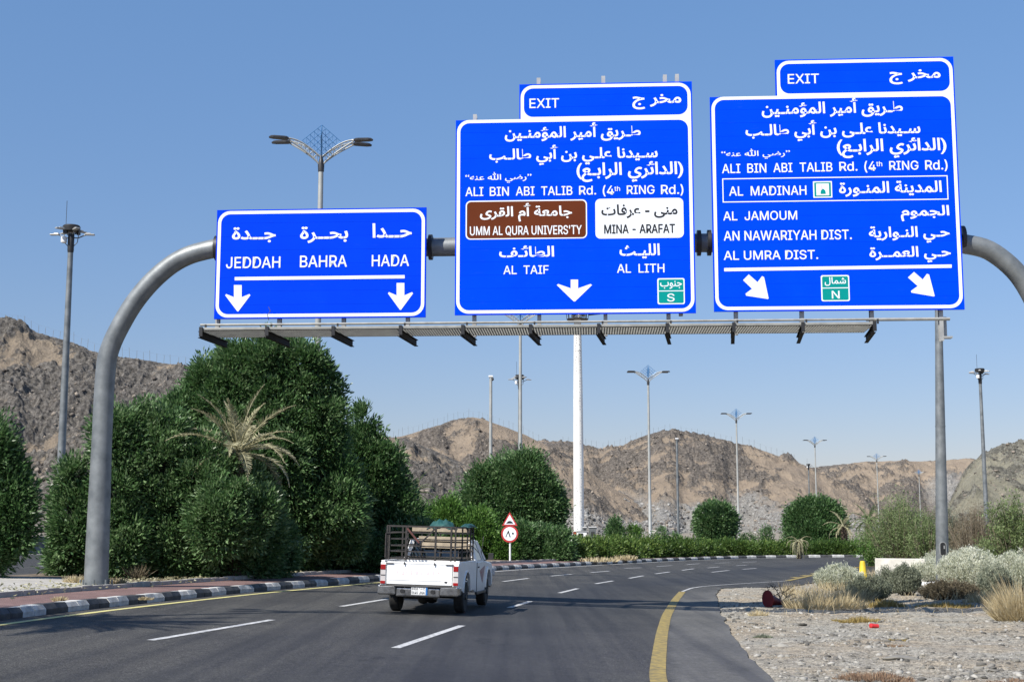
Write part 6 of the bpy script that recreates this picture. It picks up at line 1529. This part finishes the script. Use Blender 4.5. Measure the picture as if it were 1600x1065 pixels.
tiny('٥١٤٥', -.115, .005, .478, .535); tiny('ح ن ا', .03, .145, .482, .535, True); tiny('5145', -.115, .005, .400, .452); tiny('JNA', .03, .145, .400, .452)
# cab
cabp = [(1.16, .36), (2.52, .33)] + arch(2.93, .39, .42)[0:1] + arch(2.93, .39, .42)[1:-1] + [(3.33, .42), (3.66, .42), (3.70, .60), (3.66, .86), (3.52, .93), (2.62, .99), (1.16, 1.0)]
k = MB(); k.prism(cabp, -HWD, HWD, 'x'); k.build('body', 'truck', truck, bevel=.03)
# greenhouse with sloping pillars
zs, zr = .99, 1.40
lo = [(-.74, 1.17), (.74, 1.17), (.74, 2.62), (-.74, 2.62)]; hi = [(-.62, 1.24), (.62, 1.24), (.61, 2.12), (-.61, 2.12)]
v8 = [(x, y, zs) for x, y in lo] + [(x, y, zr) for x, y in hi]
k = MB(); k.add(v8, [(0, 3, 2, 1), (0, 1, 5, 4), (1, 2, 6, 5), (2, 3, 7, 6), (3, 0, 4, 7)]); k.build('cab_glass', 'glass', truck)
k = MB(); k.add([(x * 1.01, y, zr) for x, y in hi] + [(x * .96, y * .99 + .01, zr + .05) for x, y in hi], [(0, 1, 5, 4), (1, 2, 6, 5), (2, 3, 7, 6), (3, 0, 4, 7), (4, 5, 6, 7), (3, 2, 1, 0)]); k.build('roof', 'truck', truck, bevel=.02)
V8 = [Vector(v) for v in v8]
for (a, b_, w_) in ((0, 4, .07), (1, 5, .07), (2, 6, .055), (3, 7, .055)):
    k = MB(); k.beam(V8[a], V8[b_], w_, w_ * 1.1); k.build('pillar', 'truck', truck)
for s_, (a, b_, c_, e_) in ((-1, (0, 4, 3, 7)), (1, (1, 5, 2, 6))):
    k = MB(); k.beam(V8[a] + Vector((0, 0, .01)), V8[c_] + Vector((0, 0, .01)), .04, .05); k.beam(V8[b_], V8[e_], .04, .06); k.beam(V8[a].lerp(V8[c_], .80), V8[b_].lerp(V8[e_], .93), .03, .04); k.build('window_frame', 'truck', truck)
    dr_ = MB().box((s_ * (HWD + .002), 1.92, .70), (.012, 1.22, .56)).build('door', 'truck', truck, bevel=.02)
    MB().box((s_ * (HWD + .016), 1.45, .88), (.02, .14, .03)).build('handle', 'dark_metal', dr_, bevel=.006)
    MB().box((s_ * (HWD + .004), 1.29, .68), (.014, .008, .60)).build('door_seam', 'black_steel', dr_)
    if s_ > 0:
        k = MB(); k.add([(HWD + .0095, 1.62, .80), (HWD + .0095, 2.42, .90), (HWD + .0095, 2.10, .52), (HWD + .0095, 1.92, .60)], [(0, 3, 2, 1)]); k.build('decal', 'decal', dr_)
    mi = MB(); mi.tube([(s_ * .76, 2.42, 1.0), (s_ * .92, 2.40, 1.06)], .012, 6); mi.box((s_ * .91, 2.40, 1.09), (.11, .05, .14)); mi.build('wing_mirror', 'dark_metal', truck, bevel=.015)
    MB().box((s_ * (HWD - .03), 3.685, .72), (.16, .06, .15)).build('headlight', 'lens_white', truck, bevel=.02)
    MB().box((s_ * HWD, 1.9, .34), (.05, 1.3, .06)).build('side_sill', 'dark_metal', truck, bevel=.01)
    # front wing swell
    k = MB(); ar = arch(2.93, .44, .42, 16); ai = arch(2.93, .385, .42, 16); n = 17
    k.add([(s_ * (HWD + .03), y, z) for y, z in ai] + [(s_ * (HWD + .02), y, z) for y, z in ar] + [(s_ * (HWD - .02), y, z) for y, z in ar] + [(s_ * (HWD - .02), y, z) for y, z in ai],
          [(i, i + 1, i + n + 1, i + n) for i in range(n - 1)] + [(i + n, i + n + 1, i + 2 * n + 1, i + 2 * n) for i in range(n - 1)] + [(i + 3 * n, i + 3 * n + 1, i + 1, i) for i in range(n - 1)]); k.build('wheel_arch_lip', 'truck', truck)
MB().tube([(.70, 2.3, 1.02), (.74, 2.32, 1.45), (.74, 2.34, 1.52)], .008, 5).build('aerial', 'dark_metal', truck)
MB().box((0, 3.72, .48), (1.5, .12, .2)).build('front_bumper', 'chrome', truck, bevel=.03)
# wheels
for s_ in (-1, 1):
    for wy in (0, 2.93):
        cxw = s_ * (HWD - .115)
        wv = [(.19, -.095), (.285, -.10), (.312, -.075), (.318, 0), (.312, .075), (.285, .10), (.19, .095)]
        wl = MB().lathe(wv, (cxw, wy, .315), 28, 'x').build('wheel', 'tyre', truck, 35)
        MB().lathe([(.19, -.085), (.185, .085)], (cxw, wy, .315), 20, 'x').build('rim', 'rim', wl, 35)
        k = MB(); k.lathe([(.06, s_ * .07), (.05, s_ * .12)], (cxw, wy, .315), 12, 'x')
        for q in range(8):
            a = q * math.tau / 8; k.box((cxw + s_ * .086, wy + .12 * math.cos(a), .315 + .12 * math.sin(a)), (.006, .035, .035))
        k.build('hub', 'dark_metal', wl)
MB().tube([(-.6, 0, .32), (.6, 0, .32)], .045, 8).build('rear_axle', 'black_steel', truck)
MB().lathe([(.10, -.11), (.13, -.04), (.13, .04), (.10, .11)], (.06, 0, .30), 12, 'x').build('differential', 'black_steel', truck, 40)
k = MB(); k.box((-.42, .9, .42), (.07, 3.9, .12)); k.box((.42, .9, .42), (.07, 3.9, .12)); k.box((0, -.8, .42), (.9, .06, .1)); k.build('chassis', 'black_steel', truck)
MB().tube([(.30, -.2, .34), (.32, -1.05, .33)], .028, 8).build('exhaust', 'dark_metal', truck)
MB().lathe([(.24, -.07), (.26, 0), (.24, .07)], (-.12, -.72, .36), 20, 'z').build('spare_wheel', 'tyre', truck)
# the cage: single bars
cxs = -.0; CW = .685; CY0, CY1 = -.98, 1.12; ZB, ZT = 1.04, 1.70
zr_ = [1.07, 1.21, 1.32, 1.45, 1.58, 1.70]
def cbar(a, b_, w_=.028, m_='cage', nm='cage_bar'): k = MB(); k.beam(a, b_, w_, w_); return k.build(nm, m_, truck)
for z in zr_: cbar((-CW, CY0, z), (CW, CY0, z), .034 if z in (1.07, 1.70) else .024)
for x in (-CW, -.64, -.30, .29, .60, CW): cbar((x, CY0 - .024, ZB), (x, CY0 - .024, ZT), .036 if abs(x) < .62 else .03, nm='cage_post')
cbar((-.28, CY0 - .05, 1.66), (-.03, CY0 - .05, 1.38), .034, 'cage_rust', 'cage_brace'); cbar((.27, CY0 - .05, 1.66), (.0, CY0 - .05, 1.38), .03, 'cage', 'cage_brace')
cbar((-CW - .02, CY0 - .05, 1.08), (-CW - .02, CY0 - .05, 1.56), .022); cbar((-CW - .02, CY0 - .05, 1.56), (-.34, CY0 - .05, 1.585), .022)
for s_ in (-1, 1):
    for z in zr_[:-1]: cbar((s_ * CW, CY0, z), (s_ * CW, CY1, z), .022)
    cbar((s_ * CW, CY0, ZT), (s_ * CW, CY1, ZT), .034)
    for y in ((.60, CY1) if s_ < 0 else (-.30, .35, .75, CY1)): cbar((s_ * CW + s_ * .02, y, ZB), (s_ * CW + s_ * .02, y, ZT), .028, nm='cage_post')
for z in (1.07, 1.32, 1.58, 1.70): cbar((-CW, CY1, z), (CW, CY1, z), .026)
for x in (-.4, 0, .4): cbar((x, CY1, ZB), (x, CY1, ZT), .024, nm='cage_post')
for z0, z1, x0_ in ((1.60, 1.69, -.60), (1.405, 1.50, -.45), (1.26, 1.375, -.38)):
    o = MB().box(((x0_ + .66) / 2, CY1 - .06, (z0 + z1) / 2), (.66 - x0_, .02, z1 - z0)).build('front_board', 'timber', truck, bevel=.004)
for i in range(3): MB().box((.0, CY1 - .035, 1.445 - i * .0), (.02, .01, .12)).build('board_batten', 'cage_rust', truck) if i == 0 else None
def tarp(name, label, cx, cy, w_, d_, h_, z0, seed):
    n = 22; X, Y = np.meshgrid(np.linspace(-1, 1, n), np.linspace(-1, 1, n)); r_ = np.sqrt(X ** 2 + Y ** 2)
    Z = h_ * (np.clip(1.05 - r_ ** 3, -.35, 1) + .35 * (vnoise(X * 4 + 30, Y * 4 + 30, seed) - .5)) * (.65 + .8 * (ridged(X * 1.6 + 5, Y * 1.6 + 5, seed, 3) - .3)); wob = 1 + .25 * (vnoise(X * 2 + 9, Y * 2 + 9, seed) - .5)
    v = np.stack([cx + X * w_ * wob, cy + Y * d_ * wob, z0 + Z], -1).reshape(-1, 3); i = np.arange(n - 1)[:, None] * n + np.arange(n - 1)[None, :]; f = np.stack([i, i + 1, i + n + 1, i + n], -1).reshape(-1, 4)
    o = link(name, np_mesh(name, v, f, 'tarp', smooth=True)); md = o.modifiers.new('solid', 'SOLIDIFY'); md.thickness = .012
    o.matrix_world = Matrix.Translation((TX, TY, TZ)) @ truck.rotation_euler.to_matrix().to_4x4(); tag(o, label, 'tarpaulin'); return o
tarp('tarpaulin', 'crumpled teal green tarpaulin heaped on top of the truck cage', .36, -.62, .25, .32, .13, 1.71, 2)
tarp('tarpaulin', 'thin strip of green sheet lying along the right top rail of the truck cage', .66, .75, .12, .50, .05, 1.73, 6)
